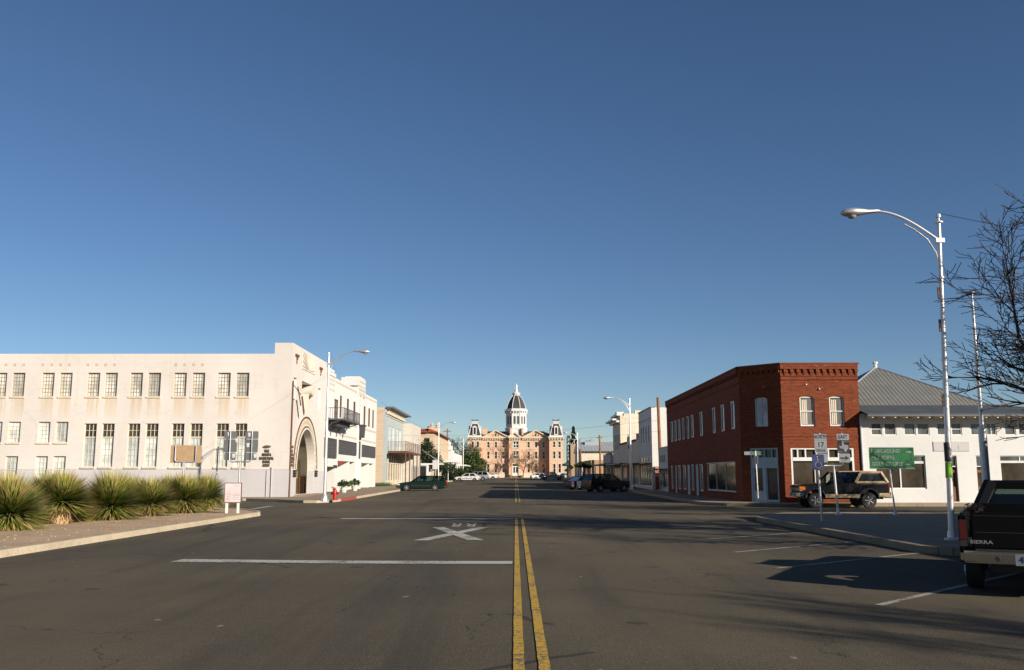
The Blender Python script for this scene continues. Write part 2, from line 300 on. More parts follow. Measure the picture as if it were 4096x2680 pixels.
# ---------------------------------------------------------------- mesh builder
class MB:
    def __init__(s, T=None): s.v = []; s.f = []; s.m = []; s.T = T or Matrix(); s.mi = 0
    def add(s, vs, fs):
        o = len(s.v); s.v += [s.T @ Vector(p) for p in vs]
        for f in fs: s.f.append([o + i for i in f]); s.m.append(s.mi)
    def quad(s, a, b, c, d): s.add([a, b, c, d], [(0, 1, 2, 3)])
    def box(s, x0, x1, y0, y1, z0, z1):
        if x0 > x1: x0, x1 = x1, x0
        if y0 > y1: y0, y1 = y1, y0
        s.add([(x0, y0, z0), (x1, y0, z0), (x1, y1, z0), (x0, y1, z0), (x0, y0, z1), (x1, y0, z1), (x1, y1, z1), (x0, y1, z1)],
              [(3, 2, 1, 0), (4, 5, 6, 7), (0, 1, 5, 4), (1, 2, 6, 5), (2, 3, 7, 6), (3, 0, 4, 7)])
    def prism(s, poly, h0, h1, ax='y'):
        """poly of 2d points extruded along ax; (a,b)->(x,z) for y, (x,y) for z, (y,z) for x"""
        P = {'y': lambda a, b, h: (a, h, b), 'z': lambda a, b, h: (a, b, h), 'x': lambda a, b, h: (h, a, b)}[ax]
        n = len(poly)
        s.add([P(a, b, h0) for a, b in poly] + [P(a, b, h1) for a, b in poly],
              [tuple(range(n))[::-1], tuple(range(n, 2 * n))] + [(i, (i + 1) % n, n + (i + 1) % n, n + i) for i in range(n)])
    def tube(s, path, rad, n=8, caps=True):
        path = [Vector(p) for p in path]
        if isinstance(rad, (int, float)): rad = [rad] * len(path)
        rings = []; prev = None
        for i, p in enumerate(path):
            d = (path[min(i + 1, len(path) - 1)] - path[max(i - 1, 0)]).normalized()
            if prev is None:
                a = Vector((0, 0, 1)) if abs(d.z) < .9 else Vector((1, 0, 0))
                u = d.cross(a).normalized()
            else:
                u = (prev - d * prev.dot(d)).normalized()
            prev = u; w = d.cross(u)
            rings.append([p + (u * math.cos(2 * PI * k / n) + w * math.sin(2 * PI * k / n)) * rad[i] for k in range(n)])
        vs = [q for r in rings for q in r]; fs = []
        for i in range(len(rings) - 1):
            for k in range(n): fs.append((i * n + k, i * n + (k + 1) % n, (i + 1) * n + (k + 1) % n, (i + 1) * n + k))
        if caps: fs.append(tuple(range(n))[::-1]); fs.append(tuple(range((len(rings) - 1) * n, len(rings) * n)))
        s.add(vs, fs)
    def lathe(s, prof, c=(0, 0, 0), n=16, ph=0, ax='z'):
        """prof: (r, h) list"""
        P = (lambda x, y, h: (c[0] + x, c[1] + y, c[2] + h)) if ax == 'z' else ((lambda x, y, h: (c[0] + x, c[1] + h, c[2] + y)) if ax == 'y' else (lambda x, y, h: (c[0] + h, c[1] + x, c[2] + y)))
        vs = [P(r * math.cos(ph + 2 * PI * k / n), r * math.sin(ph + 2 * PI * k / n), h) for r, h in prof for k in range(n)]
        fs = [(i * n + k, i * n + (k + 1) % n, (i + 1) * n + (k + 1) % n, (i + 1) * n + k) for i in range(len(prof) - 1) for k in range(n)]
        fs.append(tuple(range(n))[::-1]); fs.append(tuple(range((len(prof) - 1) * n, len(prof) * n)))
        s.add(vs, fs)
    def panel(s, s0, s1, z0, z1, holes=(), d=.25, t0=0.0):
        """wall face at local y=t0 with rectangular holes (s0,s1,z0,z1[,depth]) and their reveals"""
        xs = sorted({s0, s1} | {min(max(h[i], s0), s1) for h in holes for i in (0, 1)})
        zs = sorted({z0, z1} | {min(max(h[i], z0), z1) for h in holes for i in (2, 3)})
        for i in range(len(xs) - 1):
            for j in range(len(zs) - 1):
                cx = (xs[i] + xs[i + 1]) / 2; cz = (zs[j] + zs[j + 1]) / 2
                if any(h[0] < cx < h[1] and h[2] < cz < h[3] for h in holes): continue
                s.quad((xs[i], t0, zs[j]), (xs[i + 1], t0, zs[j]), (xs[i + 1], t0, zs[j + 1]), (xs[i], t0, zs[j + 1]))
        for h in holes:
            a, b, c, e = h[:4]; dd = h[4] if len(h) > 4 else d
            s.quad((a, t0, c), (a, t0 + dd, c), (a, t0 + dd, e), (a, t0, e)); s.quad((b, t0 + dd, c), (b, t0, c), (b, t0, e), (b, t0 + dd, e))
            s.quad((a, t0, e), (a, t0 + dd, e), (b, t0 + dd, e), (b, t0, e)); s.quad((a, t0 + dd, c), (a, t0, c), (b, t0, c), (b, t0 + dd, c))
    def arch_fill(s, a, b, zs, ztop, t0, t1, n=10, rise=None):
        """solid spandrel of a rectangular hole a..b up to ztop whose arch springs at zs"""
        cx = (a + b) / 2; r = (b - a) / 2; rise = rise or (ztop - zs) 
        for sg in (-1, 1):
            pts = [(cx + sg * r, ztop)]
            for k in range(n + 1):
                an = PI / 2 * k / n
                pts.append((cx + sg * r * math.sin(an), zs + rise * math.cos(an)))
            if sg > 0: pts = pts[::-1]
            pts = [p for i, p in enumerate(pts) if i == 0 or (abs(p[0] - pts[i - 1][0]) + abs(p[1] - pts[i - 1][1])) > 1e-5]
            s.prism(pts, t0, t1, 'y')
    def build(s, name, mats, parent=None, smooth=False, bevel=0):
        me = bpy.data.meshes.new(name)
        inv = Matrix()
        top = parent
        while top is not None and top.parent is not None: top = top.parent
        if top is not None: inv = RM.get(top.name, Matrix())
        me.from_pydata([inv @ v for v in s.v], [], s.f)
        if not isinstance(mats, (list, tuple)): mats = [mats]
        for m in mats: me.materials.append(MATS[m] if isinstance(m, str) else m)
        if len(mats) > 1: me.polygons.foreach_set('material_index', s.m)
        bm = bmesh.new(); bm.from_mesh(me); bmesh.ops.recalc_face_normals(bm, faces=bm.faces)
        if bevel: 
            bmesh.ops.remove_doubles(bm, verts=bm.verts, dist=1e-5)
            bmesh.ops.bevel(bm, geom=[e for e in bm.edges if len(e.link_faces) == 2 and e.calc_face_angle(0) > .5], offset=bevel, segments=2, affect='EDGES', clamp_overlap=True)
        bm.to_mesh(me); bm.free()
        if smooth:
            for p in me.polygons: p.use_smooth = True
            try: me.set_sharp_from_angle(angle=R(40))
            except Exception: pass
        o = bpy.data.objects.new(name, me); COL.objects.link(o)
        if parent is not None: o.parent = parent
        return o

def thing(name, label, cat, loc=(0, 0, 0), rz=0, group=None, world=True):
    """Empty at the base of a thing; world=True means its parts are given in world coordinates"""
    o = bpy.data.objects.new(name, None); COL.objects.link(o)
    o.empty_display_size = .3
    o.location = loc; o.rotation_euler = (0, 0, rz)
    o['label'] = label; o['category'] = cat
    if group: o['group'] = group
    if world: RM[o.name] = (Matrix.Translation(loc) @ Matrix.Rotation(rz, 4, 'Z')).inverted()
    return o
def tag(o, label, cat, group=None):
    o['label'] = label; o['category'] = cat
    if group: o['group'] = group
    return o
def struct(o): o['kind'] = 'structure'; return o
def copy_tree(o, parent=None):
    c = o.copy(); COL.objects.link(c)
    if parent: c.parent = parent
    for ch in list(o.children): copy_tree(ch, c)
    return c
def place(o, loc, rz, label=None):
    o.location = loc; o.rotation_euler = (0, 0, rz)
    if label: o['label'] = label
    return o
def face(k, c):
    if k == 'S': return Matrix.Translation((0, c, 0))
    if k == 'E': return Matrix.Translation((c, 0, 0)) @ Matrix.Rotation(R(90), 4, 'Z')
    if k == 'W': return Matrix.Translation((c, 0, 0)) @ Matrix.Rotation(R(-90), 4, 'Z')
def yr(a, b): return (-b, -a)

WR = random.Random(12)
def window(parent, T, a, b, z0, z1, rec=.15, fw=.06, nv=1, nh=1, fm='white_trim', pm='dark_glass', arch=0, name='window', mt=.025, sill=None, label=None):
    """frame with muntins as the part, the pane as its sub-part; arch = rise of a curved head"""
    mb = MB(T)
    y0, y1 = rec - .03, rec + .03
    mb.box(a, a + fw, y0, y1, z0, z1); mb.box(b - fw, b, y0, y1, z0, z1)
    mb.box(a + fw, b - fw, y0, y1, z1 - fw - arch * .0, z1); mb.box(a + fw, b - fw, y0, y1, z0, z0 + fw)
    if arch: mb.arch_fill(a + .001, b - .001, z1 - arch, z1 - .001, y0 - .02, y1 + .004, 6)
    for i in range(1, nv): 
        x = a + fw + (b - a - 2 * fw) * i / nv; mb.box(x - mt / 2, x + mt / 2, y0 + .01, y1 - .002, z0 + fw, z1 - fw)
    for i in range(1, nh):
        z = z0 + fw + (z1 - z0 - 2 * fw) * i / nh; mb.box(a + fw, b - fw, y0 + .012, y1 - .004, z - mt / 2, z + mt / 2)
    if pm == 'blind_glass': pm = WR.choice(('blind_glass', 'blind_glass', 'blind_glass_pale', 'blind_glass_dull'))
    w = mb.build(name, fm, parent)
    if label: w['label'] = label
    p = MB(T); p.quad((a + .01, rec + .02, z0 + .01), (b - .01, rec + .02, z0 + .01), (b - .01, rec + .02, z1 - .01), (a + .01, rec + .02, z1 - .01))
    p.build('pane', pm, w)
    if sill:
        k = MB(T); k.box(a - .06, b + .06, -sill, -.001 if sill < .08 else -.032, z0 - .115, z0 - .012); k.build('sill', 'cream_trim', w)
    return w
def text(s, size, T, parent, m, name='lettering', ext=.008, align='CENTER', sx=1.0, sp=1.0):
    cu = bpy.data.curves.new('lettering_curve', 'FONT'); cu.body = s; cu.size = size; cu.extrude = ext; cu.align_x = align; cu.align_y = 'CENTER'
    cu.space_character = sp; cu.resolution_u = 2; cu.offset = size * .012
    o = bpy.data.objects.new('lettering_tmp', cu); COL.objects.link(o)
    dg = bpy.context.evaluated_depsgraph_get()
    me = bpy.data.meshes.new_from_object(o.evaluated_get(dg)); bpy.data.objects.remove(o)
    inv = Matrix(); top = parent
    while top is not None and top.parent is not None: top = top.parent
    if top is not None: inv = RM.get(top.name, Matrix())
    # text lies in xy facing +z; stand it up: x->x, y->z, z->-y
    me.transform(inv @ T @ Matrix(((sx, 0, 0, 0), (0, 0, -1, 0), (0, 1, 0, 0), (0, 0, 0, 1))))
    me.materials.clear(); me.materials.append(MATS[m])
    o = bpy.data.objects.new(name, me); COL.objects.link(o)
    if parent is not None: o.parent = parent
    return o

WR = random.Random(12)
def sheet(name, poly, off, m, cuts=(60, 85, 110, 160, 200), side=0, smooth=False):
    """flat polygon draped over the gentle rise of the street"""
    bm = bmesh.new()
    bm.faces.new([bm.verts.new((x, y, 0)) for x, y in poly])
    for c in cuts:
        bmesh.ops.bisect_plane(bm, geom=bm.verts[:] + bm.edges[:] + bm.faces[:], plane_co=(0, c, 0), plane_no=(0, 1, 0))
    if side:
        edges = [e for e in bm.edges if e.is_boundary]
        r = bmesh.ops.extrude_edge_only(bm, edges=edges)
        low = {v for v in r['geom'] if isinstance(v, bmesh.types.BMVert)}
    else: low = set()
    for v in bm.verts: v.co.z = gz(v.co.y) + off - (side if v in low else 0)
    bmesh.ops.recalc_face_normals(bm, faces=bm.faces)
    me = bpy.data.meshes.new(name); bm.to_mesh(me); bm.free()
    me.materials.append(MATS[m])
    for p in me.polygons: 
        pass
    o = bpy.data.objects.new(name, me); COL.objects.link(o)
    # top faces must look up
    if me.polygons and sum(p.normal.z for p in me.polygons) < 0: me.flip_normals()
    return struct(o)
def kerb(pts, w=.17, h=.15, m='kerb_concrete', name='kerb', z=0):
    mb = MB(); P = [Vector((x, y)) for x, y in pts]; n = len(P); ins = []
    for i in range(n):
        d0 = (P[i] - P[max(i - 1, 0)]); d1 = (P[min(i + 1, n - 1)] - P[i])
        d = ((d0.normalized() if d0.length else Vector((0, 0))) + (d1.normalized() if d1.length else Vector((0, 0)))).normalized()
        ins.append(P[i] + Vector((-d.y, d.x)) * w)
    for i in range(n - 1):
        a, b, c, e = P[i], P[i + 1], ins[i + 1], ins[i]
        za, zb = gz(a.y) + z, gz(b.y) + z
        vs = [(a.x, a.y, za - .05), (b.x, b.y, zb - .05), (c.x, c.y, zb - .05), (e.x, e.y, za - .05), (a.x + (e.x - a.x) * .12, a.y + (e.y - a.y) * .12, za + h), (b.x + (c.x - b.x) * .12, b.y + (c.y - b.y) * .12, zb + h), (c.x, c.y, zb + h), (e.x, e.y, za + h)]
        mb.add(vs, [(3, 2, 1, 0), (4, 5, 6, 7), (0, 1, 5, 4), (2, 3, 7, 6)] + ([(3, 0, 4, 7)] if i == 0 else []) + ([(1, 2, 6, 5)] if i == n - 2 else []))
    return struct(mb.build(name, m))
def densify(pts, step):
    out = [pts[0]]
    for a, b in zip(pts, pts[1:]):
        L = math.dist(a, b); k = max(1, int(L / step))
        for i in range(1, k + 1): out.append((a[0] + (b[0] - a[0]) * i / k, a[1] + (b[1] - a[1]) * i / k))
    return out
def strip(mb, pts, w, z):
    """painted line along pts with slightly ragged edges; z above the road"""
    P = [Vector(p) for p in pts]; Q = [P[0]]
    for a, b in zip(P, P[1:]):
        k = max(1, int((b - a).length / .16)) if min(a.y, b.y) < 40 else 1
        Q += [a.lerp(b, (i + 1) / k) for i in range(k)]
    jit = [(WR.gauss(0, .035), WR.gauss(0, .035)) if q.y < 41 else (0, 0) for q in Q]
    for i, (a, b) in enumerate(zip(Q, Q[1:])):
        d = (b - a).normalized(); n = Vector((-d.y, d.x)) * w / 2; (l0, r0), (l1, r1) = jit[i], jit[i + 1]
        if w > .3: l0, r0, l1, r1 = l0 / 3, r0 / 3, l1 / 3, r1 / 3
        mb.quad((a.x - n.x * (1 + r0), a.y - n.y * (1 + r0), gz(a.y) + z), (b.x - n.x * (1 + r1), b.y - n.y * (1 + r1), gz(b.y) + z), (b.x + n.x * (1 + l1), b.y + n.y * (1 + l1), gz(b.y) + z), (a.x + n.x * (1 + l0), a.y + n.y * (1 + l0), gz(a.y) + z))
    return
    for a, b in zip(P, P[1:]):
        d = (b - a).normalized(); n = Vector((-d.y, d.x)) * w / 2
        mb.quad((a.x - n.x, a.y - n.y, gz(a.y) + z), (b.x - n.x, b.y - n.y, gz(b.y) + z), (b.x + n.x, b.y + n.y, gz(b.y) + z), (a.x + n.x, a.y + n.y, gz(a.y) + z))
# ================================================================ camera, light, sky
cam = bpy.data.cameras.new('camera'); co = bpy.data.objects.new('camera', cam); COL.objects.link(co)
cam.lens = 32.0; cam.sensor_width = 36; cam.clip_start = .1; cam.clip_end = 20000
co.location = (0, 0, 1.65); co.rotation_euler = (R(90 + 8.713), 0, R(.2178)); SC.camera = co
SUN_AZ = math.atan2(.74, -.67)          # angle from +Y towards +X of the direction to the sun
SUN_EL = R(20.5)
W = bpy.data.worlds.new('World'); SC.world = W; W.use_nodes = True
nt = W.node_tree; bg = nt.nodes['Background']
sk = nt.nodes.new('ShaderNodeTexSky'); sk.sky_type = 'NISHITA'; sk.sun_disc = False
sk.sun_elevation = SUN_EL; sk.sun_rotation = SUN_AZ; sk.altitude = 1400; sk.air_density = 1.0; sk.dust_density = 0.0; sk.ozone_density = 2.2
hs_ = nt.nodes.new('ShaderNodeHueSaturation'); hs_.inputs['Saturation'].default_value = 1.09; nt.links.new(sk.outputs[0], hs_.inputs['Color']); bl_ = mixc(nt, hs_.outputs[0], (.97, 1.02, 1.12), 1.0, 'MULTIPLY'); nt.links.new(bl_, bg.inputs[0]); bg.inputs[1].default_value = .05
sl = bpy.data.lights.new('sun', 'SUN'); sl.energy = 5.0; sl.angle = R(.5); sl.color = (1, .91, .78)
so = bpy.data.objects.new('sun', sl); COL.objects.link(so)
dv = Vector((-.74, .67, 0)).normalized() * math.cos(SUN_EL); dv.z = -math.sin(SUN_EL)
so.rotation_euler = dv.to_track_quat('-Z', 'Y').to_euler(); so.location = (30, -30, 30)
SC.view_settings.view_transform = 'Standard'; SC.view_settings.look = 'None'; SC.view_settings.exposure = .6; SC.view_settings.gamma = 1
SC.view_settings.use_curve_mapping = False
SC.cycles.max_bounces = 5; SC.cycles.transparent_max_bounces = 8

# ================================================================ ground, road, pavements
S = 6000
gm = MB()
ys = [-300, 60, 85, 110, 160, 200, 600, 6000]
for a, b in zip(ys, ys[1:]): gm.quad((-S, a, gz(a) - .03), (S, a, gz(a) - .03), (S, b, gz(b) - .03), (-S, b, gz(b) - .03))
struct(gm.build('ground', 'dusty_ground'))
sheet('road', [(-75, -45), (75, -45), (75, 272), (-75, 272)], .0, 'asphalt')
# planting island on the left
isl = [(-10.3, -30), (-10.3, 37.4), (-10.6, 38.5), (-11.4, 40.0), (-12.8, 42.4), (-14.6, 44.3), (-17, 45.3), (-30, 46), (-60, 46)]
kerb(densify(isl, 3))
insl = [(-10.47, -30), (-10.47, 37.4), (-10.76, 38.4), (-11.55, 39.9), (-12.95, 42.3), (-14.7, 44.1), (-17, 45.1), (-30, 45.8), (-60, 45.8), (-60, -30)]
sheet('planting_bed', insl, .125, 'gravel', side=.15)
# pavements
lk = [(-70, 59.6), (-17, 58.6), (-14.2, 56.2), (-12.6, 54.2), (-11.7, 54.1), (-11.1, 55.3), (-11.0, 57)]
swl = lk + [(-11, 138.5), (-12, 140), (-70, 140)]
sheet('sidewalk', swl, .15, 'sidewalk_concrete', side=.2)
kerb(lk + [(-11, 62.3)][:0] + [(-11.0, 57.4)], w=-.16, h=.156)
kr = kerb([(-11.0, 57.4), (-11, 63)], w=-.16, h=.156, m='kerb_red'); 
kerb(densify([(-11, 63), (-11, 138.5), (-12, 140)], 12), w=-.16, h=.156)
sheet('sidewalk', [(-70, 152), (-11.6, 152), (-11, 153.5), (-11, 262), (-70, 262)], .15, 'sidewalk_concrete', side=.2)
kerb(densify([(-11.6, 152), (-11, 153.5), (-11, 262)], 12), w=-.16, h=.156)
isr = [(60, 37.3), (12.6, 37.3), (10.6, 36.8), (9.3, 35.4), (8.6, 33.2), (8.6, 19.9), (9.0, 19.2), (10.9, 18.0), (11.3, 17.0), (11.3, -30)]
sheet('sidewalk', isr + [(60, -30)], .15, 'sidewalk_concrete', side=.2)
kerb(densify(isr, 4), w=.17, h=.156, m='sidewalk_concrete')
rk = [(60, 48.4), (12.4, 48.4), (11.2, 49.1), (10.5, 50.4), (10.3, 52.5), (10.3, 131), (11, 133)]
swr = rk + [(60, 133)]
sheet('sidewalk', swr[::-1], .15, 'sidewalk_concrete', side=.2)
kerb(densify(rk[::-1], 10), w=.17, h=.156)
rk2 = [(11.2, 146), (10.3, 147.5), (10.3, 262)]
sheet('sidewalk', rk2 + [(60, 262), (60, 146)], .15, 'sidewalk_concrete', side=.2)
kerb(densify(rk2[::-1], 12), w=.17, h=.156)
sheet('courthouse_lawn', [(-60, 272), (60, 272), (60, 340), (-60, 340)], .1, 'dry_grass', side=.3)

# painted markings
mb = MB()
for x0, w in ((.028, .1), (.25, .1)):
    strip(mb, densify([(x0, -2), (x0, 35.2)], 2), w, .008)
    strip(mb, densify([(x0, 56), (x0, 140)], 6), w, .008); strip(mb, densify([(x0, 150), (x0, 262)], 6), w, .008)
struct(mb.build('centre_line', 'yellow_paint'))
mb = MB(); strip(mb, [(-6.55, 18.05), (-3.3, 17.72), (-.06, 17.65)], .55, .008); struct(mb.build('stop_line', 'white_paint'))
mb = MB(); strip(mb, [(-6.6, 35.0), (-.06, 34.7)], .55, .008); struct(mb.build('stop_line', 'white_paint'))
mb = MB(); z = .008
mb.quad((-2.58, 23.5, z), (-2.20, 23.5, z), (-.84, 29.2, z), (-1.2, 29.2, z))
mb.T = Matrix.Translation((0, 0, .004)); mb.quad((-1.22, 23.5, z), (-.80, 23.5, z), (-2.24, 29.2, z), (-2.62, 29.2, z))
struct(mb.build('crossing_mark', 'white_paint'))
def ground_text(s, x0, x1, y0, y1, name):
    o = text(s, 1.0, Matrix(), None, 'white_paint', name, ext=0)
    me = o.data
    # undo the standing-up: x->x, z->y ; then turn half round to face oncoming drivers
    vs = [(v.co.x, v.co.z) for v in me.vertices]
    ax, bx = min(a for a, b in vs), max(a for a, b in vs); ay, by = min(b for a, b in vs), max(b for a, b in vs)
    for v in me.vertices:
        u = (v.co.x - ax) / (bx - ax); w = (v.co.z - ay) / (by - ay)
        v.co = (x1 - u * (x1 - x0), y1 - w * (y1 - y0), .009)
    if me.polygons[0].normal.z < 0: me.flip_normals()
    return struct(o)
ground_text('R', -2.16, -1.80, 29.6, 31.5, 'crossing_letter'); ground_text('R', -1.68, -1.32, 29.6, 31.5, 'crossing_letter')
mb = MB()
for a, b in [((4.66, 28.8), (8.4, 31.7)), ((4.7, 23.8), (8.55, 27.0)), ((4.7, 20), (8.55, 23.3)), ((4.6, 16.6), (8.55, 19.8)), ((4.62, 12.0), (8.55, 15.9)), ((4.7, 8.3), (8.55, 12.0)), ((4.7, 4.5), (8.55, 8.2))]:
    strip(mb, [a, b], .11, .007)
struct(mb.build('parking_line', 'faint_paint'))
mb = MB(); strip(mb, [(-12.7, 44.6), (-12.9, 49.0)], .35, .007); strip(mb, [(-12.3, 45), (-14.5, 44.4)][:0] or [(0, 0), (0, .001)], .01, -.5)
struct(mb.build('stop_line', 'faint_paint'))
mb = MB()
for k in range(7):
    y = 60 + k * 5; strip(mb, [(-10.9, y + 3.2), (-6.9, y)], .11, .009)
for k in range(9):
    y = 66 + k * 6; strip(mb, [(10.2, y + 3.2), (6.4, y)], .11, .009)
struct(mb.build('parking_line', 'faint_paint'))
# ================================================================ bank building (left corner)
bank = thing('bank_building', 'long pale pink stucco bank with three rows of windows and arched corner entrance', 'building', (-15.3, 62, 0))
TS = face('S', 62); TE = face('E', -15.3); H1 = 9.86; HT = 10.62
top_w = [(-37.2, -36.3), (-35.73, -34.86), (-34.47, -33.62), (-32.44, -31.6), (-31.22, -30.37), (-29.32, -28.47), (-28.11, -27.26), (-26.38, -25.53), (-25.16, -24.29), (-23.38, -22.52), (-22.12, -21.26), (-20.38, -19.51), (-19.11, -18.23)]
short_w = [(-37.2, -36.35), (-35.75, -34.9), (-34.5, -33.65), (-32.46, -31.63), (-31.26, -30.41)]
tall_w = [(-29.3, -28.46), (-28.1, -27.25), (-26.34, -25.5), (-25.12, -24.26), (-23.35, -22.5), (-22.1, -21.25), (-20.33, -19.47), (-19.07, -18.22)]
holes = [(a, b, 6.93, 8.55) for a, b in top_w] + [(a, b, 3.8, 5.2) for a, b in short_w] + [(a, b, .9, 2.88) for a, b in short_w] + [(a, b, 2.16, 5.08) for a, b in tall_w]
xL = -44
# shell: side wall facing the camera; plinth below z=2 stands 2 cm proud
mb = MB(TS)
mb.panel(xL, -15.3, 0, H1, holes, .22)
mb.box(-16.55, -15.3, 0, 1.0, H1, HT) if 0 else None
mb.panel(-16.55, -15.3, H1, HT, [])
mb.T = Matrix()
mb.quad((-16.55, 62, H1), (-16.55, 73.4, H1), (-16.55, 73.4, HT), (-16.55, 62, HT))
mb.quad((-16.55, 62, HT), (-15.3, 62, HT), (-15.3, 73.4, HT), (-16.55, 73.4, HT))
mb.quad((-16.55, 73.4, 0), (-15.3, 73.4, 0), (-15.3, 73.4, HT), (-16.55, 73.4, HT))
mb.quad((xL, 62, H1), (-16.55, 62, H1), (-16.55, 62.3, H1), (xL, 62.3, H1)); mb.quad((xL, 62.3, H1), (-16.55, 62.3, H1), (-16.55, 62.3, H1 - .5), (xL, 62.3, H1 - .5))
mb.quad((xL, 62.3, H1 - .5), (-16.55, 62.3, H1 - .5), (-16.55, 90, H1 - .5), (xL, 90, H1 - .5))
mb.quad((xL, 90, 0), (-16, 90, 0), (-16, 90, H1 - .5), (xL, 90, H1 - .5)); mb.quad((xL, 62, 0), (xL, 90, 0), (xL, 90, H1 - .5), (xL, 62, H1 - .5))
# street facade with niche, two slit windows and the great arch
AC, AR = 66.85, 2.85
mb.T = TE
EH = [(64.95, 68.75, 6.35, 8.3, .9), (62.5, 63.45, 6.7, 8.3, .18), (70.4, 71.4, 6.7, 8.3, .18), (AC - AR, AC + AR, .25, 2.05 + AR, .5)]
mb.panel(62, 73.4, 0, HT, EH, .2)
mb.arch_fill(AC - AR, AC + AR, 2.05, 2.05 + AR, 0.0, .5, 12)
mb.quad((64.95, .9, 6.35), (68.75, .9, 6.35), (68.75, .9, 8.3), (64.95, .9, 8.3))
mb.build('wall', 'bank_stucco', bank)
mb = MB(TE)
# porch room behind the arch: far wall faces the camera and catches the sun through the arch
PA, PB = AC - AR - .4, AC + AR + .9
mb.quad((PA, 3.2, .2), (PB, 3.2, .2), (PB, 3.2, 5.1), (PA, 3.2, 5.1)); mb.quad((PB, .5, .2), (PB, 3.2, .2), (PB, 3.2, 5.1), (PB, .5, 5.1)); mb.quad((PA, .5, .2), (PA, 3.2, .2), (PA, 3.2, 5.1), (PA, .5, 5.1)); mb.quad((PA, .5, 5.1), (PB, .5, 5.1), (PB, 3.2, 5.1), (PA, 3.2, 5.1)); mb.quad((PA, .5, .2), (PB, .5, .2), (PB, 3.2, .2), (PA, 3.2, .2))
mb.quad((AC + AR, .5, .2), (PB, .5, .2), (PB, .5, 5.1), (AC + AR, .5, 5.1)); mb.quad((PA, .5, .2), (AC - AR, .5, .2), (AC - AR, .5, 5.1), (PA, .5, 5.1))
mb.box(PB - .6, PB - .01, .52, 3.15, 3.3, 3.75)
mb.lathe([(.42, 0), (.42, 1.0)], (68.2, -.12, 7.85), 14, 0, 'y'); mb.box(67.55, 67.75, .1, .9, 5.4 + .95, 7.6)
mb.build('porch_wall', 'deco_recess', bank)
mb = MB(TE)
mb.box(62.0 - .02, AC - AR - .02, -.03, -.001, 0, 1.93); mb.box(AC + AR + .02, 73.4, -.03, -.001, 0, 1.93)
mb.T = TS; mb.panel(xL, -15.27, 0, 2.0, [(a, b, .9, 2.0, .02) for a, b in short_w], .02, -.03); mb.box(xL, -15.27, -.03, -.001, 1.99, 2.0)
mb.build('plinth', 'bank_plinth', bank)
mb = MB(TE); mb.box(63.5, 71.2, -.45, 0 - .031, 0, .24); mb.box(62.6, 72.6, -.9, -.45, 0.0, .19); mb.build('step', 'sidewalk_concrete', bank)
# arch surround: ring of raised bands and lozenges
def ring(r0, r1, t0, t1, n=28):
    m = MB(TE); pts = [(AC - r1, 2.05)]
    for k in range(n):
        a0 = PI * k / n; a1 = PI * (k + 1) / n
        q = [(AC - r * math.cos(a), 2.05 + r * math.sin(a)) for r, a in ((r0, a0), (r1, a0), (r1, a1), (r0, a1))]
        m.prism(q, t0, t1, 'y')
    return m
m = ring(2.86, 2.98, -.08, -.002); m.build('arch_molding', 'white_trim', bank)
ring(2.99, 3.1, -.05, -.003).build('arch_molding', 'rust_brown', bank); ring(3.68, 3.8, -.06, -.003).build('arch_molding', 'rust_brown', bank)
m = ring(3.1, 3.68, -.02, -.001); m.mi = 1
for k in range(25):
    a = PI * (k + .5) / 25
    for dr in (0,):
        r = 3.39; c = (AC - r * math.cos(a), 2.05 + r * math.sin(a))
        q = [(c[0] + .16 * math.cos(a + PI / 2 * j) * (1 if j % 2 == 0 else .55), c[1] + .16 * math.sin(PI - a + PI / 2 * j) * (1 if j % 2 == 0 else .55)) for j in range(4)]
        m.prism(q, -.035, -.021, 'y')
m.build('arch_band', ['cream_trim', 'tan_paint'], bank)
m = MB(TE)
for x in (AC - 3.4, AC + 3.4):
    m = MB(TE)
    for k in range(3): m.box(x - .4, x + .4, -.12, -.031, 1.5 + k * .17, 1.62 + k * .17)
    m.build('bracket', 'dark_metal', bank)
# sunburst panel above the niche
m = MB(TE); m.box(64.8, 69.0, -.04, -.002, 9.15, 9.2); m.box(64.8, 64.86, -.04, -.002, 9.2, 10.45); m.box(68.94, 69.0, -.04, -.002, 9.2, 10.45); m.box(66.82, 66.98, -.05, -.002, 9.2, 10.45)
for k in range(17):
    a = PI * (k + .5) / 17
    L = 2.3; ex = max(64.9, min(68.9, 66.9 + L * math.cos(a))); 
    t = min((abs((68.85 if math.cos(a) > 0 else 64.95) - 66.9) / max(1e-3, abs(math.cos(a)))), 1.18 / max(1e-3, math.sin(a)))
    m.tube([(66.9 + .2 * math.cos(a), -.02, 9.25 + .2 * math.sin(a)), (66.9 + t * math.cos(a), -.02, 9.22 + t * math.sin(a))], .03, 4)
m.build('sunburst_panel', 'cream_trim', bank)
for x0 in (62.66, 70.55):
    m = MB(TE); m.box(x0, x0 + .9, -.1, -.002, 9.8, 9.95); m.box(x0 + .35, x0 + .55, -.1, -.002, 9.6, 9.8); m.box(x0 + .4, x0 + .5, -.06, -.002, 9.3, 9.58); m.build('wall_ornament', 'rust_brown', bank)
window(bank, TE, 62.5, 63.45, 6.7, 8.3, .15, .07, 2, 4, 'white_trim', 'blind_glass'); window(bank, TE, 70.4, 71.4, 6.7, 8.3, .15, .07, 2, 4, 'white_trim', 'blind_glass')
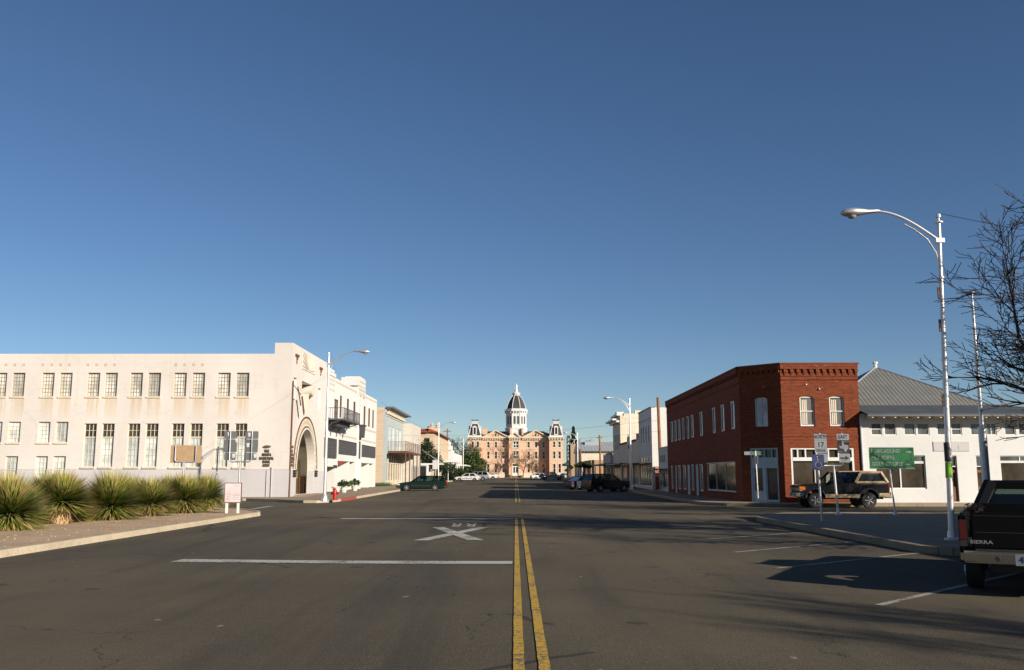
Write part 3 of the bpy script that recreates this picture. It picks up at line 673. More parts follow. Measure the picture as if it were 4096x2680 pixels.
# glazed door in the far wall of the porch
TD = Matrix.Translation((0, PB, 0))
m = MB(TD); m.box(-17.9, -16.6, -.08, -.01, .2, 2.7); m.build('door', 'tan_paint', bank)
window(bank, TD, -17.75, -17.2, 1.0, 2.5, -.12, .06, 2, 3, 'cream_trim', 'dark_glass', name='door_window')
mt = MB(TD); mt.box(-16.5, -16.1, -.35, -.01, .2, 1.5); mt.build('mail_box', 'rust_brown', bank)
mt = MB(TE); mt.box(AC + AR - .001, AC + AR + .02, -.0, 0, 0, 0) if 0 else None
mt.box(AC + AR - .03, AC + AR - .001, .01, .5, .25, 1.93); mt.build('jamb_plinth', 'bank_plinth', bank)
# windows of the long side
for i, (a, b) in enumerate(top_w): window(bank, TS, a, b, 6.93, 8.55, .16, .045, 4, 6, 'tan_paint', 'blind_glass', mt=.024, sill=.06)
for a, b in short_w:
    window(bank, TS, a, b, 3.8, 5.2, .14, .05, 3, 5, 'cream_trim', 'blind_glass', mt=.025, sill=.06); window(bank, TS, a, b, .9, 2.88, .14, .05, 3, 5, 'cream_trim', 'blind_glass', mt=.025)
for a, b in tall_w:
    window(bank, TS, a, b, 4.16, 5.08, .14, .04, 3, 2, 'cream_trim', 'warm_glass', mt=.03, label='dark clear upper light of tall window'); window(bank, TS, a, b, 2.16, 4.15, .14, .05, 3, 5, 'cream_trim', 'blind_glass', mt=.025, sill=.09)
m = MB(TS)
for g in (-34.7, -31.55, -28.45, -22.4):
    for k in range(4):
        x = g + (k - 1.5) * .61
        for dx in (-.05, .05):
            for dz in (-.05, .05): m.box(x + dx - .035, x + dx + .035, -.006, .02, 9.1 + dz - .035, 9.1 + dz + .035)
m.build('wall_vent', 'tan_paint', bank)
m = MB(TE); m.tube([(61.95 + .15, -.08, 8.0), (62.08, -.08, 1.9), (62.0, -.1, .15)], .05, 6); m.tube([(62.3, -.35, 7.6), (63.6, -.3, 6.4)], .04, 6); m.build('drain_pipe', 'rust_brown', bank)
m = MB(TE); m.prism([(63.0, 7.0), (63.25, 7.05), (63.95, 6.0), (63.85, 5.75), (63.6, 6.0)], -.5, -.44, 'y'); m.tube([(62.2, -.1, 7.7), (62.9, -.45, 7.1)], .03, 5); m.build('flag_bracket', 'rust_brown', bank)
# metal lettering on both faces of the corner
def bank_sign(T, x, sx):
    m = MB(T); m.prism([(x + .36 * sx * math.cos(2 * PI * k / 16), 3.52 + .085 * math.sin(2 * PI * k / 16)) for k in range(16)], -.09, -.01, 'y'); m.box(x - .28 * sx, x + .28 * sx, -.09, -.01, 2.2, 2.36)
    w = m.build('wall_sign', 'text_dark', bank)
    for s, z in (('THE', 3.22), ('MARFA', 2.98), ('NATIONAL', 2.73), ('BANK', 2.5)): 
        text(s, .27, T @ Matrix.Translation((x, -.05, z)), w, 'text_dark', 'lettering', .02, sx=sx * 1.0)
bank_sign(TS, -16.8, .72); bank_sign(TE, 62.6, .6)
m = MB(TS); m.tube([(-16.42, -.08, 2.15), (-16.42, -.08, .1)], .035, 6); m.tube([(-16.75, -.08, 1.95), (-16.75, -.08, .1)], .02, 6); m.build('conduit', 'bank_plinth', bank)
m = MB(); m.box(-38.3, -36.4, 78, 80, 9.4, 11.05); m.box(-38.4, -36.3, 77.9, 80.1, 11.05, 11.2)
ch = m.build('chimney', 'tan_brick', bank)

# ================================================================ white theatre-like building with two stepped finials
deco = thing('white_deco_building', 'bright white two storey building with pierced parapet, iron balcony and grilles', 'building', (-15.3, 73.4, 0))
XE = -15.32; TE = face('E', XE)
dw = [(79.35, 80.2), (82.7, 83.65), (86.05, 87.1), (91.98, 93.0), (94.9, 95.95), (97.6, 98.55)]
hs = [(a, b, 6.58, 8.5, .07) for a, b in dw] + [(73.7, 74.7, 6.3, 8.0, .1), (76.95, 78.7, 6.2, 8.0, .1)]
hs += [(73.6, 77.9, .2, 2.3, 1.2), (79.1, 87.6, .2, 2.83, 2.4), (90.6, 99.0, .2, 2.8, 2.4)]
m = MB(TE); HD = 9.78
m.panel(73.42, 100.6, 0, HD, hs)
m.quad((73.42, .3, HD), (100.6, .3, HD), (100.6, 0, HD), (73.42, 0, HD)); m.quad((73.42, .3, HD - .6), (100.6, .3, HD - .6), (100.6, .3, HD), (73.42, .3, HD))
m.T = Matrix(); m.quad((-36, 73.42, HD - .6), (XE - .3, 73.42, HD - .6), (XE - .3, 100.6, HD - .6), (-36, 100.6, HD - .6)); m.quad((-36, 100.6, 0), (XE, 100.6, 0), (XE, 100.6, HD), (-36, 100.6, HD))
# recess back walls and side piers
m.T = TE
m.quad((79.1, 2.4, .2), (87.6, 2.4, .2), (87.6, 2.4, 2.83), (79.1, 2.4, 2.83)); m.quad((90.6, 2.4, .2), (99.0, 2.4, .2), (99.0, 2.4, 2.8), (90.6, 2.4, 2.8))
m.box(84.6, 85.4, .1, 2.3, .2, 2.82); m.box(96.2, 96.9, .1, 2.3, .2, 2.79)
# stepped finials
m.box(73.45, 77.1, -.06, .5, HD + .001, 10.08); m.box(73.9, 76.2, -.08, .5, 10.081, 10.3)
m.box(88.2, 92.2, -.1, .9, 9.3, 10.2); m.box(88.0, 91.9, -.14, 1.6, 10.201, 11.0); m.box(88.4, 91.5, -.14, 1.3, 11.001, 11.12)
m.box(88.45, 88.9, -.12, -.001, .15, 9.29); m.box(90.1, 90.58, -.12, -.001, .15, 9.29)
m.build('wall', 'white_stucco', deco)
m = MB(TE)
def dashes(a, b, z0, z1, st=.42, w=.16):
    y = a
    while y < b: m.box(y, y + w, -.012, .004, z0, z1); y += st
dashes(77.3, 87.9, 9.38, 9.58); dashes(92.4, 100.3, 9.38, 9.58); dashes(82.8, 88.3, 6.08, 6.3); dashes(90.9, 100.3, 6.08, 6.3); dashes(79.2, 88.3, 4.95, 5.14); dashes(90.9, 100.3, 4.95, 5.14)
for z in (9.45, 9.1, 8.62): dashes(73.9, 76.9, z - .08, z + .08, .45, .15)
def dashes2(a, b, z0, z1, st, w, t):
    y = a
    while y < b: m.box(y, y + w, t - .012, t + .004, z0, z1); y += st
dashes2(88.4, 91.6, 10.55, 10.75, .42, .18, -.14); dashes2(88.5, 91.8, 9.75, 10.0, .5, .25, -.1); dashes2(88.6, 91.6, 9.4, 9.6, .6, .25, -.1)
for z in (8.9, 8.5, 8.1, 7.6, 7.2, 6.8): m.box(89.2, 89.4, -.01, .004, z, z + .2); m.box(89.65, 89.85, -.01, .004, z - .2, z)
m.build('pierced_ornament', 'tan_paint', deco)
for a, b in dw: window(deco, TE, a, b, 6.58, 8.5, .035, .05, 2, 3, 'rust_brown', 'dark_glass', mt=.05)
window(deco, TE, 73.7, 74.7, 6.3, 8.0, .07, .06, 1, 3, 'rust_brown', 'dark_glass'); window(deco, TE, 76.95, 78.7, 6.2, 8.0, .06, .08, 2, 3, 'rust_brown', 'curtain_glass', mt=.05)
# iron grilles over the arcade
def grille(a, b, z0, z1):
    m = MB(TE); m.box(a, b, -.09, -.03, z0, z0 + .07); m.box(a, b, -.09, -.03, z1 - .07, z1); n = max(3, int((b - a) / .34))
    for i in range(n + 1):
        x = a + (b - a) * i / n; m.box(x - .035, x + .035, -.085, -.035, z0 + .071, z1 - .071)
    for i in range(n):
        x0 = a + (b - a) * i / n; x1 = a + (b - a) * (i + 1) / n; xc = (x0 + x1) / 2
        zz = z0 + .2
        while zz < z1 - .3: m.lathe([(.1, -.01), (.12, 0), (.1, .01)], (xc, -.06, zz + .1), 6, 0, 'y'); zz += .3
    g = m.build('iron_grille', 'black_iron', deco)
    p = MB(TE); p.quad((a + .02, -.008, z0), (b - .02, -.008, z0), (b - .02, -.008, z1), (a + .02, -.008, z1)); p.build('pane', 'mid_glass', g)
grille(73.2, 78.1, 3.0, 4.62); grille(79.3, 87.9, 3.43, 4.65); grille(91.1, 99.8, 3.42, 4.6); grille(88.95, 90.05, 3.2, 4.85)
# balcony
m = MB(TE); m.box(73.4, 81.2, -1.5, -.001, 6.0, 6.12); m.box(74.2, 79.5, -.9, -.001, 5.6, 5.999)
for y in (73.5, 75.5, 78, 80.8): m.tube([(y, -.02, 4.8), (y, -.1, 5.2), (y, -.5, 5.75), (y, -1.3, 6.0)], .04, 5)
bal = m.build('balcony', 'black_iron', deco)
m = MB(TE); m.box(73.4, 81.2, -1.5, -1.46, 6.95, 7.0); m.box(73.4, 81.2, -1.5, -1.46, 6.2, 6.24)
for i in range(40): x = 73.4 + 7.75 * i / 39; m.box(x, x + .03, -1.49, -1.47, 6.13, 6.95)
for x in (73.4, 81.16):
    m.box(x, x + .04, -1.46, 0, 6.95, 7.0)
    for i in range(7): m.box(x, x + .03, -1.4 + i * .2, -1.37 + i * .2, 6.13, 6.95)
m.build('railing', 'black_iron', bal)
m = MB(TE); m.prism([(89.2, 5.2), (89.8, 5.2), (90.3, 6.35), (88.7, 6.35)], -.5, -.13, 'y'); m.box(88.6, 90.4, -.6, -.1, 6.351, 6.45); m.build('wall_sconce', 'black_iron', deco)
m = MB(TE); m.box(76.7, 78.4, -.6, -.55, 2.48, 2.72); sg = m.build('hanging_sign', 'sign_red', deco)
m = MB(TE); m.box(73.6, 77.9, 1.15, 1.2, .2, 2.3); m.build('door', 'dark_glass', deco)
m = MB(TE); m.box(75.6, 77.2, .98, 1.02, 1.9, 2.1); m.build('neon_sign', 'gold', deco)
for a, b in ((85.5, 87.5), (97, 98.9)):
    m = MB(TE); m.box(a, b, 1.0, 1.5, .2, .9); m.build('bench', 'sidewalk_concrete', deco)

# planters by the white building
def planter(x, y, plant, lab):
    t = thing('planter', lab, 'planter', (x, y, gz(y) + .15), group='planters on the pavement', world=False)
    m = MB(); m.lathe([(.2, 0), (.22, .05), (.3, .42), (.38, .45), (.38, .52), (.3, .52), (.28, .46)], n=14); m.build('pot', 'pot_white', t, True)
    if plant:
        rr = random.Random(int(x * 10 + y)); m = MB()
        for i in range(260):
            a = rr.random() * 2 * PI; r = rr.random() ** .5 * .5; h = .5 + rr.random() * .6 * (1 - r)
            p = Vector((r * math.cos(a), r * math.sin(a), h)); d = Vector((rr.uniform(-1, 1), rr.uniform(-1, 1), rr.uniform(-.3, 1))).normalized() * .12; e = d.cross(Vector((rr.random(), rr.random(), .3))).normalized() * .05
            m.add([p - d, p + e, p + d, p - e], [(0, 1, 2, 3)])
        m.build('shrub', 'leaf', t)
planter(-13.9, 71.5, False, 'empty white planter pot beside the dark doorway'); planter(-13.9, 74.6, True, 'white planter with bushy green shrub behind the red hydrant'); planter(-14.0, 80.2, True, 'white planter with spiky orange green shrub before the white arcade')

# ================================================================ blue two-storey building with balcony
blue = thing('blue_building', 'pale blue two storey shop with bracketed cornice and brown railed balcony', 'building', (-15.2, 107.5, .25))
TE = face('E', -15.2); TS = face('S', 107.5)
m = MB(TS); m.panel(-34, -15.55, 0, 9.5, []); m.T = Matrix()
m.quad((-34, 107.5, 9.5), (-15.2, 107.5, 9.5), (-15.2, 124, 9.5), (-34, 124, 9.5)); m.quad((-34, 124, 0), (-15.2, 124, 0), (-15.2, 124, 9.5), (-34, 124, 9.5)); m.build('side_wall', 'buff_brick', blue)
m = MB(TS); m.panel(-15.55, -15.2, 0, 9.5, []); m.T = TE
bw = [(109.3, 111.2), (112.8, 114.8), (116.5, 118.5), (119.6, 121.6)]
m.panel(107.5, 124, 0, 9.5, [(a, b, 4.5, 7.4, .15) for a, b in bw] + [(108.3, 123.3, .4, 4.1, .3)])
m.build('wall', 'blue_paint', blue)
m = MB(TE); m.box(107.3, 125.6, -.85, 0, 9.42, 9.58); m.box(107.4, 124.6, -.45, 0, 9.3, 9.419); m.build('cornice', 'sign_back', blue)
m = MB(TE); m.box(107.4, 124, -.25, -.001, 8.7, 9.0); m.box(107.5, 124, -.08, -.001, 8.5, 8.699)
for i in range(12): m.box(108 + i * 1.35, 108.2 + i * 1.35, -.3, -.001, 9.0, 9.299)
m.build('cornice_bracket', 'cream_trim', blue)
for i, (a, b) in enumerate(bw):
    window(blue, TE, a, b, 4.5, 7.4, .1, .3, 2, 2, 'white_trim', 'blind_glass' if i % 2 else 'blue_shutter', mt=.1)
m = MB(TE)
for x in (108.3, 110.2, 112.4, 114.6, 116.8, 119, 121.2, 123.1): m.box(x, x + .2, .05, .2, .4, 4.1)
m.box(108.3, 123.38, .04, .21, 2.95, 3.1); m.box(108.3, 123.38, .03, .22, .4, .95)
sf = m.build('shop_front', 'cream_trim', blue); p = MB(TE); p.quad((108.3, .16, .4), (123.3, .16, .4), (123.3, .16, 4.1), (108.3, .16, 4.1)); p.build('pane', 'warm_glass', sf)
m = MB(); m.box(-15.19, -13.0, 109, 126, 4.2, 4.45)
for y in (109.2, 113.4, 117.5, 121.7, 125.8): m.box(-13.12, -13.0, y - .06, y + .06, .3, 4.199)
bal = m.build('balcony', 'rust_brown', blue)
m = MB()
for k in range(7): z = 4.6 + k * .155; m.box(-13.06, -13.02, 109, 126, z, z + .03); m.box(-15.19, -13.061, 109, 109.04, z, z + .04)
for k in range(9): y = 109 + 17 * k / 8; m.box(-13.08, -13.0, y - .03, y + .03, 4.451, 5.62)
m.build('railing', 'rust_brown', bal)

# ================================================================ small white brick building
TE = face('E', -14.1); wb = thing('white_brick_building', 'narrow white brick two storey building beside the blue one', 'building', (-14.1, 124.1, .3))
hw = [(126.5, 127.6), (130.3, 131.4), (133.3, 134.2)]
m = MB(face('S', 124.1)); m.panel(-30, -14.1, 0, 8.5, []); m.T = Matrix(); m.quad((-30, 124.1, 8.2), (-14.4, 124.1, 8.2), (-14.4, 136, 8.2), (-30, 136, 8.2)); m.quad((-30, 136, 0), (-14.1, 136, 0), (-14.1, 136, 8.5), (-30, 136, 8.5))
m.T = TE; m.panel(124.1, 136, 0, 8.5, [(a, b, 5.05, 6.6, .2) for a, b in hw] + [(124.6, 135.5, .7, 2.9, .4)]); m.quad((124.1, 0, 8.5), (136, 0, 8.5), (136, .3, 8.5), (124.1, .3, 8.5)); m.quad((124.1, .3, 8.2), (136, .3, 8.2), (136, .3, 8.5), (124.1, .3, 8.5))
m.build('wall', 'pale_brick', wb)
for a, b in hw: window(wb, TE, a, b, 5.05, 6.6, .05, .08, 1, 2)
window(wb, TE, 124.6, 135.5, .7, 2.9, .08, .12, 6, 1, 'white_trim', 'warm_glass', mt=.12, name='shop_window')

# low glazed shop beyond
ls = thing('low_shop', 'low flat roofed white framed shop with raking cables', 'shop', (-14, 136.2, .35)); TE = face('E', -12.9); TS = face('S', 136.3)
m = MB(TS); m.panel(-26, -12.9, .2, 3.3, [(-15.2, -13.2, .9, 3.0, .2)]); m.T = TE; m.panel(136.3, 140, .2, 3.3, [(136.8, 139.6, .9, 2.8, .2)]); m.T = Matrix(); m.quad((-26, 136.3, 3.3), (-12.9, 136.3, 3.3), (-12.9, 140, 3.3), (-26, 140, 3.3)); m.quad((-26, 140, .2), (-12.9, 140, .2), (-12.9, 140, 3.3), (-26, 140, 3.3)); m.build('wall', 'white_wall', ls)
window(ls, TS, -15.2, -13.2, .9, 3.0, .12, .1, 2, 1, mt=.12); window(ls, TE, 136.8, 139.6, .9, 2.8, .12, .1, 2, 1, mt=.12)
m = MB(); m.box(-12.9, -10.9, 136.3, 140, 3.1, 3.28); m.build('canopy', 'white_trim', ls)
m = MB()
for i in range(4): m.tube([(-13.95, 136.2 + i * 1.0, 5.3 - i * .05), (-11.0, 136.6 + i * 1.0, 3.3)], .035, 4)
m.build('raking_cable', 'galvanised', ls)

# ================================================================ brick hotel with red tiles
hot = thing('tan_brick_hotel', 'tan brick building with red tiled eaves and small pinnacles behind a green tree', 'building', (-14.5, 163, .5)); TE = face('E', -14.5); TS = face('S', 163)
hw = [(166 + i * 5.3, 167.4 + i * 5.3) for i in range(6)]
m = MB(TS); m.panel(-40, -14.5, 0, 9.1, [(x, x + 1.1, z, z + 1.8, .2) for x in (-25, -21.5, -18, -16.4) for z in (6.3,)]); m.T = TE; m.panel(163, 197.5, 0, 9.1, [(a, b, z, z + 1.8, .2) for a, b in hw for z in (4.6, 6.8)] + [(165, 190, .7, 3.2, 1.5)]); m.T = Matrix(); m.quad((-40, 163, 9.1), (-14.5, 163, 9.1), (-14.5, 197.5, 9.1), (-40, 197.5, 9.1)); m.quad((-40, 197.5, 0), (-14.5, 197.5, 0), (-14.5, 197.5, 9.1), (-40, 197.5, 9.1))
m.build('wall', 'buff_brick', hot)
for x in (-25, -21.5, -18, -16.4): window(hot, TS, x, x + 1.1, 6.3, 8.1, .15, .08, 1, 2, 'cream_trim')
for a, b in hw:
    for z in (4.6, 6.8): window(hot, TE, a, b, z, z + 1.8, .15, .1, 1, 2, 'cream_trim')
m = MB(); m.prism([(-15.5, 9.1), (-13.9, 9.05), (-13.9, 9.2), (-15.4, 9.75)], 162.5, 197.5, 'y'); m.prism([(162.4, 9.05), (162.4, 9.2), (164.2, 9.75), (164.2, 9.1)], -40, -15.401, 'x'); m.build('tiled_eave', 'red_tile', hot)
m = MB()
for x, y, h in ((-15.0, 163.6, 10.6), (-15.6, 164.6, 10.2), (-15.3, 179, 11.3), (-16.5, 180, 11.0)): m.box(x - .55, x + .55, y - .5, y + .5, 9.0, h - .6); m.lathe([(.45, 0), (.5, .15), (.15, .3), (.3, .45), (.05, .85)], (x, y, h - .6), 8)
m.build('pinnacle', 'buff_brick', hot)
m = MB(); m.box(-14.6, -11.8, 178, 197, 4.0, 4.35)
for y in (178.3, 184, 190, 196.5): m.box(-12.1, -11.85, y - .12, y + .12, .6, 3.999)
m.build('porch', 'white_trim', hot)
pole = thing('utility_pole', 'brown wooden utility pole with crossarm behind the tan brick building', 'utility pole', (-16, 215, .6), group='wooden utility poles'); m = MB(); m.tube([(-16, 215, .6), (-16, 215, 12.3)], [.2, .15], 8); p = m.build('pole', 'pole_wood', pole); m = MB(); m.box(-16.9, -15.1, 214.9, 215.05, 11.6, 11.8); m.build('crossarm', 'pole_wood', pole)
# stepped white building
sp = thing('stepped_white_building', 'white stucco building with stepped tower far down the left side', 'building', (-14.5, 205, .6)); m = MB()
m.box(-24, -13.4, 206, 230, .5, 6.3); m.box(-17.5, -13.9, 205.5, 208, .5, 7.0); m.box(-16.4, -14.2, 205.3, 207.7, 7.001, 8.0); m.box(-15.9, -14.6, 205.2, 207.5, 8.001, 8.9); m.box(-15.5, -15.0, 205.6, 207.1, 8.901, 9.4); m.build('wall', 'white_stucco', sp)
T = face('S', 205.49)
for x in (-16.8, -15.0): window(sp, T, x, x + .9, 1.4, 3.2, -.02, .1, 1, 2)
m = MB(); m.box(-13.5, -11.2, 208, 228, 3.6, 3.85); m.build('canopy', 'white_trim', sp)
# ================================================================ courthouse
ct = thing('courthouse', 'pink brick courthouse with slate mansard towers and white domed cupola', 'courthouse', (.2, 290, .55))
G = .55
TW = face('S', 290); WG = face('S', 293); CB = face('S', 291.6)
def arch_hole(w, z0, z1, arched): return (w[0], w[1], z0, z1, .3)
rows = [(2.24, 4.94, 0), (6.6, 8.86, 0), (10.15, 11.96, .36)]
def bay(T, a, b, cols, name='wall', skip=()):
    m = MB(T); hs = [(c, d, z0, z1, .25) for c, d in cols for z0, z1, _ in rows]
    m.panel(a, b, G, 12.7, hs)
    for c, d in cols: m.arch_fill(c, d, 11.6, 11.96, 0, .25, 5)
    m.build('wall', 'courthouse_brick', ct)
    t = MB(T)
    for c, d in cols:
        for z0, z1, ar in rows:
            t.box(c - .16, c - .001, -.06, -.001, z0, z1 + .02); t.box(d + .001, d + .16, -.06, -.001, z0, z1 + .02)
            t.box(c - .24, d + .24, -.09, -.001, z1 + .021, z1 + .26); t.box(c - .22, d + .22, -.1, -.001, z0 - .17, z0 - .001)
            if ar: t.box(c - .02, d + .02, -.1, -.001, z1 + .261, z1 + .4)
    t.box(a, b, -.07, -.001, 9.78, 9.95); t.box(a, b, -.07, -.001, 6.25, 6.42); t.box(a - .01, b + .01, -.12, -.001, 5.2, 5.3)
    t.build('window_surround', 'cream_trim', ct)
    t = MB(T); t.box(a - .05, b + .05, -.2, -.001, G, 2.0); t.build('plinth', 'cream_trim', ct)
    for c, d in cols:
        for z0, z1, ar in rows: window(ct, T, c, d, z0, z1, .15, .07, 1, 2, 'white_trim', 'dark_glass', mt=.08)
def cornice(T, a, b):
    m = MB(T); m.box(a - .45, b + .45, -.75, .6, 13.2, 13.45); m.box(a - .2, b + .2, -.45, .3, 12.95, 13.199); m.box(a - .1, b + .1, -.15, -.001, 12.45, 12.949)
    n = int((b - a) / .75)
    for i in range(n + 1): x = a + (b - a) * i / n; m.box(x - .12, x + .12, -.62, -.151, 12.6, 12.949)
    m.build('cornice', 'cream_trim', ct)
lt = [(-13.99, -13.23), (-12.41, -11.59)]; lw = [(-9.1, -8.3), (-6.68, -5.9), (-4.28, -3.5)]; rw = [(3.75, 4.56), (6.17, 6.95), (8.6, 9.4)]; rt = [(11.84, 12.6), (13.5, 14.3)]
bay(TW, -15.1, -11.0, lt); bay(TW, 10.7, 15.1, rt); bay(WG, -11.0, -2.1, lw); bay(WG, 1.6, 10.7, rw)
m = MB(); 
for x in (-15.1, -11.0, 10.7, 15.1): m.quad((x, 290, G), (x, 293 if abs(x) < 14 else 312, G), (x, 293 if abs(x) < 14 else 312, 12.7), (x, 290, 12.7))
for x in (-2.1, 1.6): m.quad((x, 291.6, G), (x, 293, G), (x, 293, 13.2), (x, 291.6, 13.2))
m.quad((-15.1, 312, G), (15.1, 312, G), (15.1, 312, 12.7), (-15.1, 312, 12.7))
m.build('side_wall', 'courthouse_brick', ct)
# centre bay
m = MB(CB); ch = [(-.75, .98, 10.1, 12.1, .25), (-.75, .98, 6.5, 9.0, .25), (-.9, .95, 1.3, 4.9, .5)]
m.panel(-2.1, 1.6, G, 12.9, ch); m.build('wall', 'courthouse_brick', ct)
for z0, z1 in ((10.1, 12.1), (6.5, 9.0)): window(ct, CB, -.75, .98, z0, z1, .12, .12, 2, 2, 'white_trim', 'dark_glass', mt=.22)
m = MB(CB)
for z0, z1 in ((10.1, 12.1), (6.5, 9.0)): m.box(-1.0, -.751, -.1, -.001, z0, z1); m.box(.981, 1.23, -.1, -.001, z0, z1); m.box(-1.05, 1.28, -.13, -.001, z1 + .001, z1 + .3); m.box(-1.05, 1.28, -.12, -.001, z0 - .2, z0 - .001)
m.box(-1.2, -.9, -.1, .0, 1.3, 4.9); m.box(.95, 1.25, -.1, 0, 1.3, 4.9); m.box(-1.3, 1.35, -.14, 0, 4.901, 5.2)
m.build('window_surround', 'cream_trim', ct)
m = MB(CB); m.box(-.88, .93, .2, .3, 1.3, 4.3); d = m.build('door', 'white_trim', ct); m = MB(CB); 
for x in (-.65, .2): m.box(x, x + .5, .15, .199, 2.2, 4.0)
m.box(-.88, .93, .15, .19, 4.31, 4.89); m.build('pane', 'dark_glass', d)
m = MB(CB)
for i in range(5): m.box(-1.6, 1.7, -2.4 + i * .45, -.001, G + .15 * i - .1, G + .15 * (i + 1) - .1)
for x in (-2.0, 1.7): m.box(x, x + .5, -2.6, -.05, G - .1, G + 1.0)
m.build('steps', 'sidewalk_concrete', ct)
cornice(TW, -15.1, -11.0); cornice(TW, 10.7, 15.1); cornice(WG, -10.4, -2.7); cornice(WG, 2.3, 10.0); cornice(CB, -1.9, 1.4)
# pediments
def pedi(T, a, b, zt, z0=13.46, w=True):
    c = (a + b) / 2; m = MB(T); m.prism([(a, z0), (b, z0), (c, zt - .25)], .05, .3, 'y'); m.build('pediment', 'courthouse_brick' if w else 'cream_trim', ct)
    m = MB(T)
    for s, e in ((a, c), (b, c)):
        k = -1 if e < s else 1
        m.prism([(s - .5 * k, z0 - .05), (s + .25 * k, z0), (e, zt - .3), (e, zt)], -.55, .04, 'y')
    m.build('pediment_molding', 'cream_trim', ct)
    if w:
        for dx, r, h in ((-.85, .17, .5), (0, .28, .95), (.85, .17, .5)):
            window(ct, T, c + dx - r, c + dx + r, z0 + .25, z0 + .25 + h, -.02, .04, 1, 1, 'cream_trim', 'dark_glass', arch=r * .9)
pedi(WG, -10.4, -2.2, 15.75); pedi(WG, 2.4, 10.6, 15.75); pedi(CB, -2.2, 1.7, 15.0, 13.46, False)
# roof
m = MB(); m.add([(-15, 293.3, 13.3), (15, 293.3, 13.3), (15, 312, 13.3), (-15, 312, 13.3), (-9, 299, 15.6), (9, 299, 15.6), (9, 307, 15.6), (-9, 307, 15.6)], [(0, 1, 5, 4), (1, 2, 6, 5), (2, 3, 7, 6), (3, 0, 4, 7), (4, 5, 6, 7)])
for c in (-6.3, 6.5): m.prism([(c - 4.1, 13.46), (c + 4.1, 13.46), (c, 15.6)], 293.31, 300, 'y')
rf = m.build('roof', 'slate', ct)
for x, y in ((-9.9, 296), (-1.5, 295.5), (2.3, 295.5), (13.6, 297.5)):
    m = MB(); m.box(x - .8 if abs(x) > 9 else x - .3, x + .8 if abs(x) > 9 else x + .3, y, y + 1, 13.5, 16.3); m.box(x - (.9 if abs(x) > 9 else .4), x + (.9 if abs(x) > 9 else .4), y - .1, y + 1.1, 16.3, 16.5); m.build('chimney', 'courthouse_brick', rf)
# mansard towers
def mansard(cx):
    y0 = 290.0; hb = 1.95; ht = 1.0; zb, zt = 13.9, 17.6; cy = 292
    m = MB(); m.box(cx - 2.15, cx + 2.15, cy - 2.1, cy + 2.1, 13.46, 13.9); m.box(cx - .85, cx + .85, cy - .85, cy + .85, 17.6, 18.0); m.box(cx - 1.05, cx + 1.05, cy - 1.05, cy + 1.05, 18.001, 18.4)
    for sx in (-1, 1):
        for sy in (-1, 1): m.tube([(cx + sx * hb, cy + sy * hb, zb), (cx + sx * ht, cy + sy * ht, zt)], .14, 5)
    m.build('tower_trim', 'white_trim', ct)
    m = MB(); f = (hb - .05, ht - .05)
    m.add([(cx - f[0], cy - f[0], zb), (cx + f[0], cy - f[0], zb), (cx + f[0], cy + f[0], zb), (cx - f[0], cy + f[0], zb), (cx - f[1], cy - f[1], zt), (cx + f[1], cy - f[1], zt), (cx + f[1], cy + f[1], zt), (cx - f[1], cy + f[1], zt)], [(0, 1, 5, 4), (1, 2, 6, 5), (2, 3, 7, 6), (3, 0, 4, 7), (4, 5, 6, 7)])
    r = m.build('mansard_roof', 'slate', ct)
    for k, (dx, dy) in enumerate(((0, -1), (1, 0), (-1, 0))):
        m = MB(Matrix.Translation((cx, cy, 0)) @ Matrix.Rotation(math.atan2(dx, -dy), 4, 'Z'))
        m.box(-.62, -.36, -2.0, -1.0, zb + .1, 16.4); m.box(.36, .62, -2.0, -1.0, zb + .1, 16.4); m.box(-.75, .75, -2.1, -.9, 16.401, 16.6); m.prism([(-.75, 16.601), (.75, 16.601), (0, 16.95)], -2.05, -.9, 'y'); m.box(-.36, .36, -1.95, -1.2, zb + .1, zb + .35)
        dm = m.build('dormer', 'white_trim', r); m = MB(Matrix.Translation((cx, cy, 0)) @ Matrix.Rotation(math.atan2(dx, -dy), 4, 'Z')); m.box(-.359, .359, -1.85, -1.1, zb + .351, 16.4); m.build('dormer_window', 'dark_glass', r)
    m = MB()
    for k in range(7):
        a = -.95 + 1.9 * k / 6
        for (x, y) in ((cx + a, cy - .95), (cx + a, cy + .95), (cx - .95, cy + a), (cx + .95, cy + a)): m.box(x - .04, x + .04, y - .04, y + .04, 18.4, 19.0 + (.25 if k in (0, 6) else 0))
    for z in (18.75,): m.box(cx - .95, cx + .95, cy - .97, cy - .93, z, z + .06); m.box(cx - .95, cx + .95, cy + .93, cy + .97, z, z + .06)
    m.build('roof_cresting', 'black_iron', ct)
mansard(-12.95); mansard(12.9)
